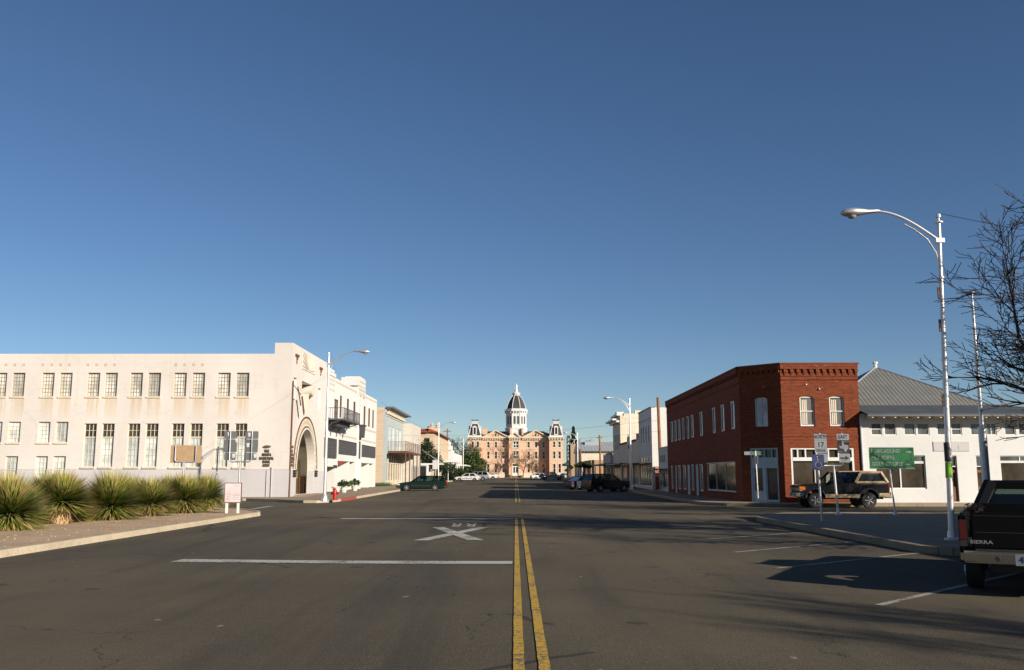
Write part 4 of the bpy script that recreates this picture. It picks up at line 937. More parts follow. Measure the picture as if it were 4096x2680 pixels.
# octagonal cupola
CX, CY = .25, 300.0; PH = R(22.5)
def octa(r): return r / math.cos(R(22.5))
k = 298 / 290.
m = MB(); m.lathe([(octa(3.55), 13.4), (octa(3.55), 16.3), (octa(3.7), 16.35), (octa(3.7), 16.6), (octa(3.3), 16.65), (octa(3.3), 17.2)], (CX, CY, 0), 8, PH)
m.lathe([(octa(3.25), 17.2), (octa(3.25), 17.35)], (CX, CY, 0), 8, PH)
for i in range(8):
    a = PH + i * PI / 4
    T = Matrix.Translation((CX, CY, 0)) @ Matrix.Rotation(i * PI / 4, 4, 'Z')
    hw = 3.2 * math.tan(R(22.5)); m.T = T @ Matrix.Translation((0, -3.2, 0))
    m.panel(-hw, hw, 17.35, 21.6, [(-.95, -.2, 17.9, 20.5, .3), (.2, .95, 17.9, 20.5, .3)]); m.arch_fill(-.95, -.2, 20.15, 20.5, 0, .3, 5); m.arch_fill(.2, .95, 20.15, 20.5, 0, .3, 5)
    m.box(-1.05, 1.05, -.08, -.001, 17.6, 17.75); m.box(-hw, hw, -.06, -.001, 20.9, 21.0)
    for s in (-1, 1): m.box(s * hw - .13, s * hw + .13, -.1, .1, 17.35, 21.6)
    m.T = Matrix()
m.lathe([(octa(3.2), 21.6), (octa(3.35), 21.7), (octa(3.4), 21.9), (octa(3.85), 22.1), (octa(3.85), 22.35), (octa(3.5), 22.45), (octa(3.5), 22.9), (octa(3.2), 22.95)], (CX, CY, 0), 8, PH)
for i in range(8):
    m.T = Matrix.Translation((CX, CY, 0)) @ Matrix.Rotation(i * PI / 4, 4, 'Z')
    for x in (-.9, 0, .9): m.box(x - .12, x + .12, -3.75, -3.2, 21.55, 22.05)
m.T = Matrix(); cu = m.build('cupola', 'white_trim', ct)
for i in (0, 1, 7, 2, 6):
    T = Matrix.Translation((CX, CY, 0)) @ Matrix.Rotation(i * PI / 4, 4, 'Z') @ Matrix.Translation((0, -3.2, 0))
    for a in (-.95, .2):
        p = MB(T); p.quad((a, .25, 17.9), (a + .75, .25, 17.9), (a + .75, .25, 20.5), (a, .25, 20.5)); p.build('cupola_window', 'mid_glass', cu)
dome = [(octa(3.1), 22.95), (octa(2.98), 23.6), (octa(2.7), 24.6), (octa(2.25), 25.7), (octa(1.65), 26.7), (octa(1.0), 27.45)]
m = MB(); m.lathe(dome, (CX, CY, 0), 8, PH); m.build('dome', 'slate', ct)
m = MB()
for i in range(8):
    a = PH + i * PI / 4; m.tube([(CX + r * math.cos(a), CY + r * math.sin(a), z) for r, z in dome], .11, 5)
m.lathe([(octa(1.1), 27.4), (octa(1.0), 27.6), (octa(1.3), 27.9), (octa(1.35), 28.2), (octa(.9), 28.3), (octa(.55), 28.45), (octa(.6), 28.8), (octa(.4), 28.9)], (CX, CY, 0), 8, PH)
m.build('dome_rib', 'white_trim', ct)
# robed figure on top
m = MB(Matrix.Translation((0, 0, -.7))); m.lathe([(.42, 29.6), (.46, 29.9), (.4, 30.5), (.34, 30.95), (.38, 31.25), (.33, 31.45), (.12, 31.55), (.11, 31.62), (.19, 31.75), (.2, 31.9), (.1, 32.05)], (CX, CY, 0), 12)
m.tube([(CX + .33, CY, 31.4), (CX + .5, CY - .1, 31.1), (CX + .42, CY - .3, 30.9)], [.11, .09, .06], 6); m.tube([(CX - .33, CY, 31.4), (CX - .52, CY, 31.1), (CX - .5, CY - .15, 30.7)], [.11, .09, .06], 6); m.tube([(CX - .5, CY - .15, 30.7), (CX - .5, CY - .15, 30.0)], .03, 4)
m.build('rooftop_statue', 'white_trim', ct, True)
# ================================================================ red brick corner building
BX = 12.75; HB = 7.66
br = thing('red_brick_building', 'two storey red brick corner building with cut off corner and corbelled cornice', 'building', (14.6, 50, .15))
TS = face('S', 50); TW = face('W', BX)
CL = math.hypot(14.6 - BX, 51.85 - 50.0); TC = Matrix.Translation((BX, 51.85, 0)) @ Matrix.Rotation(-math.atan2(1.85, 1.85), 4, 'Z')
fw = [(15.6, 16.4), (17.22, 18.02)]
up = [(75.0, 74.1), (73.35, 72.5), (71.65, 70.8), (69.85, 69.1), (68.0, 67.2), (66.35, 65.5), (63.15, 62.3), (59.05, 58.3), (56.6, 55.75), (53.95, 53.1)]
lo = [(75.3, 74.6), (72.1, 71.2), (70.0, 69.0), (66.6, 65.9), (63.6, 62.7)]; dr = [(73.6, 72.9), (68.4, 67.4), (65.2, 64.3)]
m = MB(TS); m.panel(14.6, 18.85, 0, HB, [(a, b, 4.25, 5.92, .2) for a, b in fw] + [(14.98, 18.4, .95, 3.06, .25)])
for a, b in fw: m.arch_fill(a, b, 5.78, 5.921, 0, .2, 6)
m.T = TC; cw = (CL * .36, CL * .66); m.panel(0, CL, 0, HB, [(cw[0], cw[1] + .02, 4.27, 5.92, .2), (CL * .2, CL * .86, .15, 3.12, .3)]); m.arch_fill(cw[0], cw[1] + .02, 5.76, 5.921, 0, .2, 6)
m.T = TW
hs = [(-a, -b, 4.26, 5.93, .2) for a, b in up] + [(-a, -b, .5, 2.38, .2) for a, b in lo] + [(-a, -b, .2, 2.36, .2) for a, b in dr] + [(-61.4, -53.4, .6, 2.43, .25)]
m.panel(-77, -51.85, 0, HB, hs)
for a, b in up: m.arch_fill(-a, -b, 5.76, 5.931, 0, .2, 5)
for a, b in lo: m.arch_fill(-a, -b, 2.22, 2.381, 0, .2, 5)
m.T = Matrix(); m.quad((18.85, 50, 0), (18.85, 77, 0), (18.85, 77, HB), (18.85, 50, HB)); m.quad((BX, 77, 0), (18.85, 77, 0), (18.85, 77, HB), (BX, 77, HB))
m.build('wall', 'red_brick', br)
m = MB(); m.prism([(BX + .3, 52), (14.7, 50.3), (18.5, 50.3), (18.5, 76.7), (BX + .3, 76.7)], HB - .4, HB - .3, 'z'); m.build('roof', 'dusty_ground', br)
m = MB()      # coping, corbel courses, belt courses
out = [(BX - .12, 77.05), (BX - .12, 51.8), (14.55, 49.88), (18.92, 49.88), (18.92, 50.25), (14.7, 50.25), (BX + .25, 51.95), (BX + .25, 77.05)]
m.prism(out, HB + .001, HB + .09, 'z')
m.T = TS; m.box(14.58, 18.85, -.1, -.001, 7.4, HB); m.box(14.6, 18.85, -.04, -.001, 6.8, 6.87); m.box(14.6, 18.85, -.03, -.001, 3.69, 3.76)
n = 12
for i in range(n):
    x = 14.78 + i * .355; m.box(x, x + .17, -.09, -.001, 7.22, 7.399); m.box(x + .03, x + .14, -.05, -.001, 7.08, 7.219)
m.box(14.6, 18.85, -.03, -.001, 7.0, 7.04)
m.T = TC; m.box(.02, CL - .02, -.1, -.001, 7.4, HB); m.box(.02, CL, -.03, -.001, 3.69, 3.76)
for i in range(8): x = .1 + i * .33; m.box(x, x + .16, -.09, -.001, 7.22, 7.399)
m.T = TW; m.box(-77, -51.9, -.1, -.001, 7.4, HB); m.box(-77, -51.85, -.04, -.001, 6.8, 6.87)
for i in range(52): x = -76.9 + i * .48; m.box(x, x + .2, -.09, -.001, 7.22, 7.399)
m.build('brick_cornice', 'red_brick', br)
for i, (a, b) in enumerate(fw): window(br, TS, a, b, 4.27, 5.9, .1, .075, 1, 2, 'white_trim', 'curtain_glass', arch=.14, mt=.05, label='arched sash window with pale curtains')
# curtains behind as pale folds on the pane
for a, b in fw:
    m = MB(TS)
    for z0, z1 in ((4.38, 5.02), (5.1, 5.72)):
        for k in range(3): x = a + .13 + k * .1; m.prism([(x, z0), (x + .07, z0), (x + .08, z1), (x + .015, z1)], .105, .115, 'y')
    m.build('curtain', 'cream_trim', br)
window(br, TC, cw[0], cw[1] + .02, 4.29, 5.9, .1, .06, 2, 2, 'white_trim', 'blind_glass', arch=.15)
for a, b in up: window(br, TW, -a, -b, 4.28, 5.9, .03, .09, 1, 2, 'white_trim', 'dark_glass', arch=.16)
for a, b in lo: window(br, TW, -a, -b, .52, 2.36, .03, .1, 1, 2, 'white_trim', 'mid_glass', arch=.15)
for a, b in dr:
    m = MB(TW); m.box(-a, -a + .08, .02, .12, .2, 2.36); m.box(-b - .08, -b, .02, .12, .2, 2.36); m.box(-a + .08, -b - .08, .05, .1, .2, 2.36); m.build('door', 'pale_blue_trim', br)
window(br, TW, -61.4, -53.4, .62, 2.41, .06, .09, 3, 1, 'cream_trim', 'dark_glass', mt=.06, name='shop_window')
# corner entrance
d0, d1 = CL * .2, CL * .86; dm = (d0 + d1) / 2
m = MB(TC); m.box(d0, d0 + .1, .05, .2, .15, 3.1); m.box(d1 - .1, d1, .05, .2, .15, 3.1); m.box(d0 + .1, d1 - .1, .06, .19, 2.0, 2.58); m.box(d0 + .1, d1 - .1, .05, .2, 3.02, 3.1); m.box(dm - .06, dm + .06, .05, .2, .15, 1.999); m.box(d0 + .1, dm - .06, .1, .16, .15, .75); m.box(d0 + .1, d0 + .2, .1, .16, .75, 2.0); m.box(dm - .16, dm - .06, .1, .16, .75, 2.0); m.box(dm + .06, d1 - .1, .08, .18, .15, .28)
for x in (d0 + .5, dm + .0, dm + .45): m.box(x, x + .05, .06, .19, 2.581, 3.019)
m.box(dm + .06, dm + .12, .1, .16, .28, 2.0)
en = m.build('corner_entrance', 'pale_blue_trim', br); p = MB(TC); p.quad((d0 + .05, .17, .2), (d1 - .05, .17, .2), (d1 - .05, .17, 3.05), (d0 + .05, .17, 3.05)); p.build('pane', 'dark_glass', en)
# lit shop front
m = MB(TS); a, b = 14.98, 18.4
m.box(a, a + .09, .0, .15, .95, 3.06); m.box(b - .1, b, 0, .15, .95, 3.06); m.box(a + .09, b - .1, .001, .14, 3.0, 3.06); m.box(a + .09, b - .1, -.01, .15, 2.38, 2.57)
for i, x in enumerate((15.33, 15.75, 16.35, 17.0, 17.55)): m.box(x, x + .07, .01, .13, 2.571, 2.999)
m.box(16.25, 16.29, .05, .12, .95, 2.379)
s = m.build('shop_front', 'white_trim', br); p = MB(TS); p.quad((a + .05, .13, .97), (b - .05, .13, .97), (b - .05, .13, 3.04), (a + .05, .13, 3.04)); p.build('pane', 'warm_glass', s)
m = MB(TS); m.lathe([(.04, 0), (.05, -.05), (.03, -.1)], (16.7, 0, 6.3), 8, 0, 'y'); m.lathe([(.035, 0), (.04, -.06)], (16.0, 0, 6.55), 8, 0, 'y'); m.build('wall_bolt', 'white_trim', br)
m = MB(TS); m.tube([(18.83, -.07, .2), (18.83, -.07, 4.75)], .05, 6); m.build('drain_pipe', 'galvanised', br)

# ================================================================ white building with pyramid roof
wh = thing('white_hip_roof_building', 'low white stuccoed building under a big grey hipped metal roof', 'building', (19, 50, .15))
TS = face('S', 50.01)
tw = [(19.42, 20.02), (20.14, 20.8), (21.22, 21.86), (21.93, 22.6), (23.02, 23.73), (23.8, 24.38), (24.85, 25.45), (25.7, 26.27), (26.7, 27.32), (27.45, 28.05), (28.6, 29.2), (29.35, 30)]
hs = [(a, b, 3.77, 4.44, .15) for a, b in tw] + [(19.55, 22.27, .88, 2.68, .3), (23.33, 23.98, .2, 2.67, .3), (25.02, 25.62, .2, 2.67, .3), (26.32, 29.6, .9, 2.66, .3)]
m = MB(TS); m.panel(18.87, 31, 0, 4.95, hs); m.T = Matrix(); m.quad((31, 50, 0), (31, 68, 0), (31, 68, 4.95), (31, 50, 4.95)); m.quad((18.87, 68, 0), (31, 68, 0), (31, 68, 4.95), (18.87, 68, 4.95)); m.quad((18.87, 50.01, 0), (18.87, 68, 0), (18.87, 68, 4.95), (18.87, 50.01, 4.95))
m.build('wall', 'white_wall', wh)
for i, (a, b) in enumerate(tw): window(wh, TS, a, b, 3.77, 4.44, .06, .05, 2 if i == 7 else 1, 2 if i in (0, 5) else 1, 'white_trim', 'mid_glass', mt=.04)
window(wh, TS, 19.55, 22.27, .88, 2.3, .1, .06, 2, 1, 'white_trim', 'warm_glass', mt=.07, name='shop_window'); window(wh, TS, 19.55, 22.27, 2.31, 2.68, .1, .05, 2, 1, 'white_trim', 'mid_glass', mt=.06)
window(wh, TS, 26.32, 29.6, .9, 2.33, .1, .06, 2, 1, 'white_trim', 'warm_glass', mt=.05, name='shop_window'); window(wh, TS, 26.32, 29.6, 2.34, 2.66, .1, .05, 3, 1, 'white_trim', 'mid_glass', mt=.05)
for a, b in ((23.33, 23.98), (25.02, 25.62)):
    m = MB(TS); m.box(a, a + .08, .1, .2, .2, 2.05); m.box(b - .08, b, .1, .2, .2, 2.05); m.box(a + .08, b - .08, .12, .18, .2, 1.0); m.box(a + .08, b - .08, .12, .18, 1.75, 1.9)
    for z in (.35, .55, .75): m.box(a + .1, b - .1, .11, .12, z, z + .1)
    d = m.build('door', 'wood', wh); p = MB(TS); p.quad((a + .05, .17, .9), (b - .05, .17, .9), (b - .05, .17, 2.05), (a + .05, .17, 2.05)); p.build('pane', 'warm_glass', d)
    window(wh, TS, a, b, 2.06, 2.67, .1, .05, 1, 1, 'white_trim', 'mid_glass')
m = MB(TS); m.box(22.75, 24.7, -.04, -.001, 2.91, 3.42); m.box(24.1, 24.2, -.05, -.041, 3.0, 3.25); m.build('wall_panel', 'bank_plinth', wh)
# roof: steep pyramid on a flatter skirt, clipped where it meets the brick building
def clipx(verts, faces, x0, name, mm, parent, th=0):
    bm = bmesh.new(); vs = [bm.verts.new(v) for v in verts]
    for f in faces: bm.faces.new([vs[i] for i in f])
    bmesh.ops.bisect_plane(bm, geom=bm.verts[:] + bm.edges[:] + bm.faces[:], plane_co=(x0, 0, 0), plane_no=(1, 0, 0), clear_inner=True)
    bmesh.ops.recalc_face_normals(bm, faces=bm.faces)
    me = bpy.data.meshes.new(name); bm.transform(RM[parent.name]); bm.to_mesh(me); bm.free(); me.materials.append(MATS[mm])
    o = bpy.data.objects.new(name, me); COL.objects.link(o); o.parent = parent; return o
k0, k1, ky0, ky1, kz = 17.9, 27.0, 52.0, 61.1, 5.56
ap = (22.45, 56.5, 8.25)
clipx([(k0, ky0, kz), (k1, ky0, kz), (k1, ky1, kz), (k0, ky1, kz), ap], [(0, 1, 4), (2, 3, 4)], 18.9, 'roof', 'grey_metal_roof', wh)
MATS['grey_metal_roof_side'] = MATS['grey_metal_roof'].copy()
clipx([(k0, ky0, kz), (k1, ky0, kz), (k1, ky1, kz), (k0, ky1, kz), ap], [(1, 2, 4), (3, 0, 4)], 18.9, 'roof', 'grey_metal_roof', wh)
e0, e1, ey0, ey1, ez = 14.5, 31.7, 49.0, 69, 4.86
mat('skirt_roof', (.10, .11, .12), .6, .2, .15, 1.2)
clipx([(e0, ey0, ez), (e1, ey0, ez), (e1, ey1, ez), (e0, ey1, ez), (k0, ky0, kz), (k1, ky0, kz), (k1, ky1, kz), (k0, ky1, kz)], [(0, 1, 5, 4), (1, 2, 6, 5), (2, 3, 7, 6), (3, 0, 4, 7)], 18.9, 'skirt_roof', 'skirt_roof', wh)
m = MB(); m.box(18.9, 31.7, 49.0, 49.06, 4.74, 4.84); m.tube([(18.9, 49.02, 4.86), (31.7, 49.02, 4.86)], .03, 5)
m.box(31.64, 31.7, 49.06, 68, 4.74, 4.84); m.build('fascia', 'skirt_roof', wh)
m = MB()
for i in range(21): x = 19.15 + i * .61; m.box(x, x + .09, 49.07, 50, 4.66, 4.78 + .0)
m.build('rafter_end', 'cream_trim', wh)
m = MB(); m.quad((18.9, 49.06, 4.80), (31.6, 49.06, 4.80), (31.6, 50.0, 4.90), (18.9, 50.0, 4.90)); m.build('soffit', 'white_trim', wh)
m = MB(); m.tube([(22.45, 56.5, 8.2), (22.45, 56.5, 8.5)], [.12, .1], 8); m.lathe([(.16, 0), (.16, .1), (.05, .14)], (22.45, 56.5, 8.48), 8); m.build('roof_vent', 'white_trim', wh)
m = MB(); m.tube([(k0 + 1, ky0 + 1.0, kz + .6), ap], .06, 5); m.tube([(k1, ky0, kz + .02), ap], .06, 5); m.tube([(k1, ky0, kz + .02), (e1, ey0, ez + .02)], .05, 5); m.build('hip_cap', 'galvanised', wh)

# ================================================================ row beyond on the right
lw_ = thing('low_white_shop', 'tiny single storey white shop with bracketed canopy beside brick building', 'shop', (BX, 79.5, .25)); TW = face('W', BX)
m = MB(TW); m.panel(-81.6, -77.02, 0, 3.9, [(-81.2, -80.4, .4, 2.0, .2), (-80.0, -77.5, .5, 1.9, .2)]); m.T = Matrix(); m.quad((BX, 81.6, 0), (22, 81.6, 0), (22, 81.6, 3.9), (BX, 81.6, 3.9)); m.quad((BX, 77.02, 3.7), (22, 77.02, 3.7), (22, 81.6, 3.7), (BX, 81.6, 3.7)); m.box(BX - .08, BX + .25, 77.02, 81.65, 3.901, 4.0); m.build('wall', 'white_wall', lw_)
window(lw_, TW, -80.0, -77.5, .5, 1.9, .1, .08, 2, 1, mt=.1); window(lw_, TW, -81.2, -80.4, .4, 2.0, .1, .08, 1, 1, name='door')
m = MB(); m.box(11.6, BX, 77.1, 81.8, 2.05, 2.14)
for y in (77.6, 81.2): m.tube([(12.6, y, 1.4), (12.3, y, 1.75), (11.8, y, 2.04)], .03, 5)
m.build('canopy', 'awning_grey', lw_)
m = MB(TW); m.box(-81.0, -78.3, -.04, -.001, 2.7, 3.3); m.build('sign_panel', 'faint_paint', lw_)
wall = thing('mural_wall', 'salmon and maroon painted yard wall between two white shops', 'wall', (13.3, 85.5, .3)); m = MB(); m.box(12.95, 24, 85.35, 85.6, .3, 2.4); w = m.build('wall', 'salmon_mural', wall); m = MB(); m.prism([(12.95, .3), (24, .3), (24, 1.9), (14.2, 1.9), (13.9, 1.6), (13.6, 1.85), (13.3, 1.5), (12.95, 1.4)], 85.3, 85.349, 'y'); m.build('painted_dado', 'maroon_mural', wall)

def seq(name, label, cat, y0, y1, H, holes, wm, x=BX, depth=14, parapet=True, base=0):
    t = thing(name, label, cat, (x, y0, gz(y0) + .15)); T = face('W', x)
    m = MB(T); m.panel(-y1, -y0, base, H, [(-b, -a, z0, z1, .2) for a, b, z0, z1 in holes]); m.T = Matrix()
    m.quad((x, y0, base), (x + depth, y0, base), (x + depth, y0, H), (x, y0, H)); m.quad((x, y1, base), (x + depth, y1, base), (x + depth, y1, H), (x, y1, H)); m.quad((x + depth, y0, base), (x + depth, y1, base), (x + depth, y1, H), (x + depth, y0, H))
    m.quad((x, y0, H - .4), (x + depth, y0, H - .4), (x + depth, y1, H - .4), (x, y1, H - .4)); m.quad((x + .3, y0, H - .4), (x + .3, y1, H - .4), (x + .3, y1, H), (x + .3, y0, H)); m.quad((x, y0, H), (x + .3, y0, H), (x + .3, y1, H), (x, y1, H))
    w = m.build('wall', wm, t); return t, T
h2 = [(86.9, 87.9, 4.65, 6.35), (88.7, 89.7, 4.65, 6.35), (90.5, 91.5, 4.65, 6.35), (92.3, 93.3, 4.65, 6.35)]
l2 = [(86.3, 94.5, .5, 2.6), (86.5, 94.2, 2.75, 3.4)]
ws, T = seq('white_two_storey_shop', 'white two storey shop with sunlit blank side wall', 'building', 85.62, 94.6, 7.88, h2 + l2, 'white_wall')
for a, b, c, d in h2: window(ws, T, -b, -a, c, d, .04, .07, 1, 2)
window(ws, T, -94.5, -86.3, .5, 2.6, .05, .12, 5, 1, mt=.12, name='shop_window'); window(ws, T, -94.2, -86.5, 2.75, 3.4, .05, .12, 4, 1, mt=.15)
m = MB(); m.box(BX - .1, BX + .35, 85.58, 94.6, 7.881, 7.97); m.box(BX - .06, BX - .002, 85.7, 94.5, 6.9, 7.0); m.build('parapet_cap', 'sign_back', ws)
m = MB(); m.box(11.0, BX - .01, 86.2, 95.5, 2.62, 2.72)
for y in (86.4, 91, 95.3): m.box(11.05, 11.13, y - .04, y + .04, .3, 2.619)
m.build('canopy', 'dark_metal', ws)
l3 = [(95.6, 99.5, .5, 2.7), (100.5, 104.5, .5, 2.7), (105.5, 110.5, .5, 2.7)]
st, T = seq('stepped_parapet_shop', 'pale one storey shop with stepped parapet and dark red coping', 'shop', 94.62, 111.2, 5.15, l3, 'cream_trim')
for a, b, c, d in l3: window(st, T, -b, -a, c, d, .05, .1, 4, 1, mt=.1, name='shop_window')
m = MB(); m.box(BX, BX + .5, 96.0, 96.9, 5.151, 5.9); m.build('stepped_parapet', 'cream_trim', st); m = MB(); m.box(BX, BX + .5, 101.2, 104.9, 5.151, 5.85); m.box(BX, BX + .5, 101.6, 102.5, 5.851, 6.45); m.box(BX - .02, BX + .4, 103, 104.0, 5.851, 6.1); m.build('stepped_parapet', 'cream_trim', st)
m = MB(); m.box(BX - .15, BX + .4, 96.91, 101.19, 5.151, 5.35); m.box(BX - .15, BX + .4, 104.91, 111, 5.151, 5.35); m.build('tiled_coping', 'red_tile', st)
text('MARFA', .62, T @ Matrix.Translation((-102.6, -.02, 4.7)), st, 'text_dark', ext=.02)
m = MB(); m.box(10.9, BX - .01, 96, 111, 2.72, 2.84); m.build('canopy', 'dark_metal', st)
for k in range(5):
    pass
h4 = [(112.6, 113.6, 4.6, 6.6), (114.6, 115.6, 4.6, 6.6), (116.6, 117.6, 4.6, 6.6), (113.2, 114.0, 7.5, 8.2), (116.0, 116.8, 7.5, 8.2), (112.2, 119, .6, 2.9)]
t3, T = seq('tall_corniced_building', 'tallest pale building on the right with projecting cornice and small pediment', 'building', 111.22, 119.8, 8.75, h4, 'cream_trim')
for a, b, c, d in h4: window(t3, T, -b, -a, c, d, .04, .07, 1 if b - a < 3 else 4, 2 if b - a < 3 else 1, mt=.12)
m = MB(); m.box(11.85, 13.0, 111.6, 120.2, 8.2, 8.42); m.box(12.3, BX, 111.3, 119.8, 7.95, 8.199); m.box(12.35, 13.2, 111.2, 113.2, 8.751, 9.2); m.box(12.3, 13.1, 113.5, 118, 8.751, 9.0)
m.build('cornice', 'white_trim', t3)
m = MB(); m.box(BX + .3, 24, 111.2, 111.5, 8.4, 9.0); m.box(14.6, 15.4, 111.5, 112.3, 8.9, 9.4); m.build('side_parapet', 'cream_trim', t3)
# castle-topped shop and long canopies
cs, T = seq('crenellated_shop', 'tan low shop with toothed parapet under a long flat canopy', 'shop', 122, 132, 4.3, [(122.6, 126, .6, 2.6), (127, 131.5, .6, 2.6)], 'pale_brick', 12.6)
for a, b in ((122.6, 126), (127, 131.5)): window(cs, T, -b, -a, .6, 2.6, .12, .15, 3, 1, mt=.12, name='shop_window')
m = MB()
for i in range(12): x = 12.65 + i * .45; m.box(x, x + .22, 121.95, 122.2, 4.301, 4.5)
for i in range(12): y = 122.4 + i * .8; m.box(12.55, 12.85, y, y + .4, 4.301, 4.5)
m.box(13.3, 14.0, 121.9, 122.3, 4.501, 4.75); m.build('toothed_parapet', 'tan_brick', cs)
m = MB(); m.box(10.8, 12.58, 112, 132, 2.85, 3.0)
for y in (114, 120, 126, 131): m.tube([(10.95, y, gz(y) + .15), (10.95, y, 2.85)], .05, 6)
cn = m.build('canopy', 'awning_grey', cs)
mr = thing('metal_roof_hall', 'long cream hall with pale corrugated metal roof behind the shops', 'building', (12, 172, .6)); m = MB(); m.box(12.3, 30, 172, 190, .5, 6.0); m.build('wall', 'cream_trim', mr); m = MB(); m.prism([(171.3, 5.95), (190.6, 5.95), (181, 8.0)], 12.0, 30.5, 'x'); m.build('roof', 'white_metal_roof', mr)
m = MB(); m.box(13.5, 16.5, 178, 184, 7.3, 8.0); m.box(20, 22, 178, 184, 7.3, 8.0); m.build('roof_ventilator', 'galvanised', mr)
g1, T = seq('far_corner_shop', 'brownish single storey shop beyond the side street on the right', 'shop', 150, 168, 4.0, [(151, 156, .9, 3), (158, 166, .9, 3)], 'tan_brick', 12.3)
for a, b in ((151, 156), (158, 166)): window(g1, T, -b, -a, .9, 3, .1, .15, 3, 1, mt=.1, name='shop_window')
m = MB(); m.box(10.7, 12.28, 150.5, 168, 3.2, 3.35)
for y in (151, 159, 167.5): m.tube([(10.85, y, .6), (10.85, y, 3.2)], .06, 6)
m.build('canopy', 'awning_grey', g1)
# picture house with vertical sign
ph, T = seq('picture_house', 'tall narrow cinema front holding a vertical green sign', 'cinema', 200, 216, 8.2, [(201, 214, .9, 3.4)], 'tan_brick', 12.0)
window(ph, T, -214, -201, .9, 3.4, .1, .2, 5, 1, mt=.2, name='shop_window')
m = MB(); m.box(10.9, 11.98, 200.3, 215, 3.6, 4.1); m.build('marquee', 'palace_green', ph)
m = MB(); m.box(11.2, 11.98, 200.4, 200.7, 4.9, 9.7); m.prism([(11.2, 4.9), (11.98, 4.9), (11.98, 4.5)], 200.4, 200.7, 'y'); m.box(11.3, 11.98, 200.4, 200.7, 9.701, 10.1); vs = m.build('vertical_sign', 'palace_green', ph)
for i, c in enumerate('PALACE'): text(c, .78, Matrix.Translation((11.6, 200.37, 9.1 - i * .82)), vs, 'white_trim', ext=.02)
m = MB(); m.tube([(12.9, 201, 8.1), (12.9, 201, 9.3)], .05, 5); m.tube([(12.2, 201, 9.3), (13.6, 201, 9.25)], .04, 5); m.tube([(12.3, 201, 8.2), (13.1, 201, 9.2)], .04, 5); m.build('antenna', 'white_trim', ph)
# unseen off-frame shop, added to cast the shade over the near pavement
nb = thing('unseen_shade_shop', 'plain single storey shop added unseen outside the picture to shade the near pavement', 'shop', (17.4, 28.3, .15))
m = MB(face('W', 17.4)); wz = [(-27, -23, .9, 2.7), (-21, -17, .9, 2.7), (-14.5, -13.3, .2, 2.5)]; m.panel(-28.3, 8, 0, 4.5, [(a, b, c, d, .2) for a, b, c, d in wz])
m.T = Matrix(); m.quad((17.4, 28.3, 0), (40, 28.3, 0), (40, 28.3, 4.5), (17.4, 28.3, 4.5)); m.quad((17.4, -8, 0), (40, -8, 0), (40, -8, 4.5), (17.4, -8, 4.5)); m.quad((40, -8, 0), (40, 28.3, 0), (40, 28.3, 4.5), (40, -8, 4.5)); m.quad((17.4, -8, 4.3), (40, -8, 4.3), (40, 28.3, 4.3), (17.4, 28.3, 4.3)); m.build('wall', 'cream_trim', nb)
for a, b, c, d in wz: window(nb, face('W', 17.4), a, b, c, d, .12, .08, 2, 1)
for x, y, z0, z1, l in ((13.3, 84.2, .3, 8.7, 'tall brown wooden pole rising beside the sunlit white side wall'), (13.8, 149, .5, 8.0, 'brown wooden pole with small top cap between canopy and metal roof'), (12.1, 169, .5, 6.3, 'short thin brown wooden pole in front of the pale metal roof')):
    t = thing('utility_pole', l, 'utility pole', (x, y, z0), group='wooden utility poles'); m = MB(); m.tube([(x, y, z0), (x - .12, y, z1)], [.17, .13], 8); m.build('pole', 'pole_wood', t)
    if z1 < 9 and y > 140 and z1 > 7: m = MB(); m.box(x - .55, x + .3, y - .08, y + .08, z1 - .5, z1 - .35); m.build('crossarm', 'pole_wood', t)
    if y < 90: m = MB(); m.lathe([(.2, 0), (.22, .05), (.22, .4), (.1, .46)], (x + .32, y - .1, 3.6), 10); m.build('transformer', 'galvanised', t)
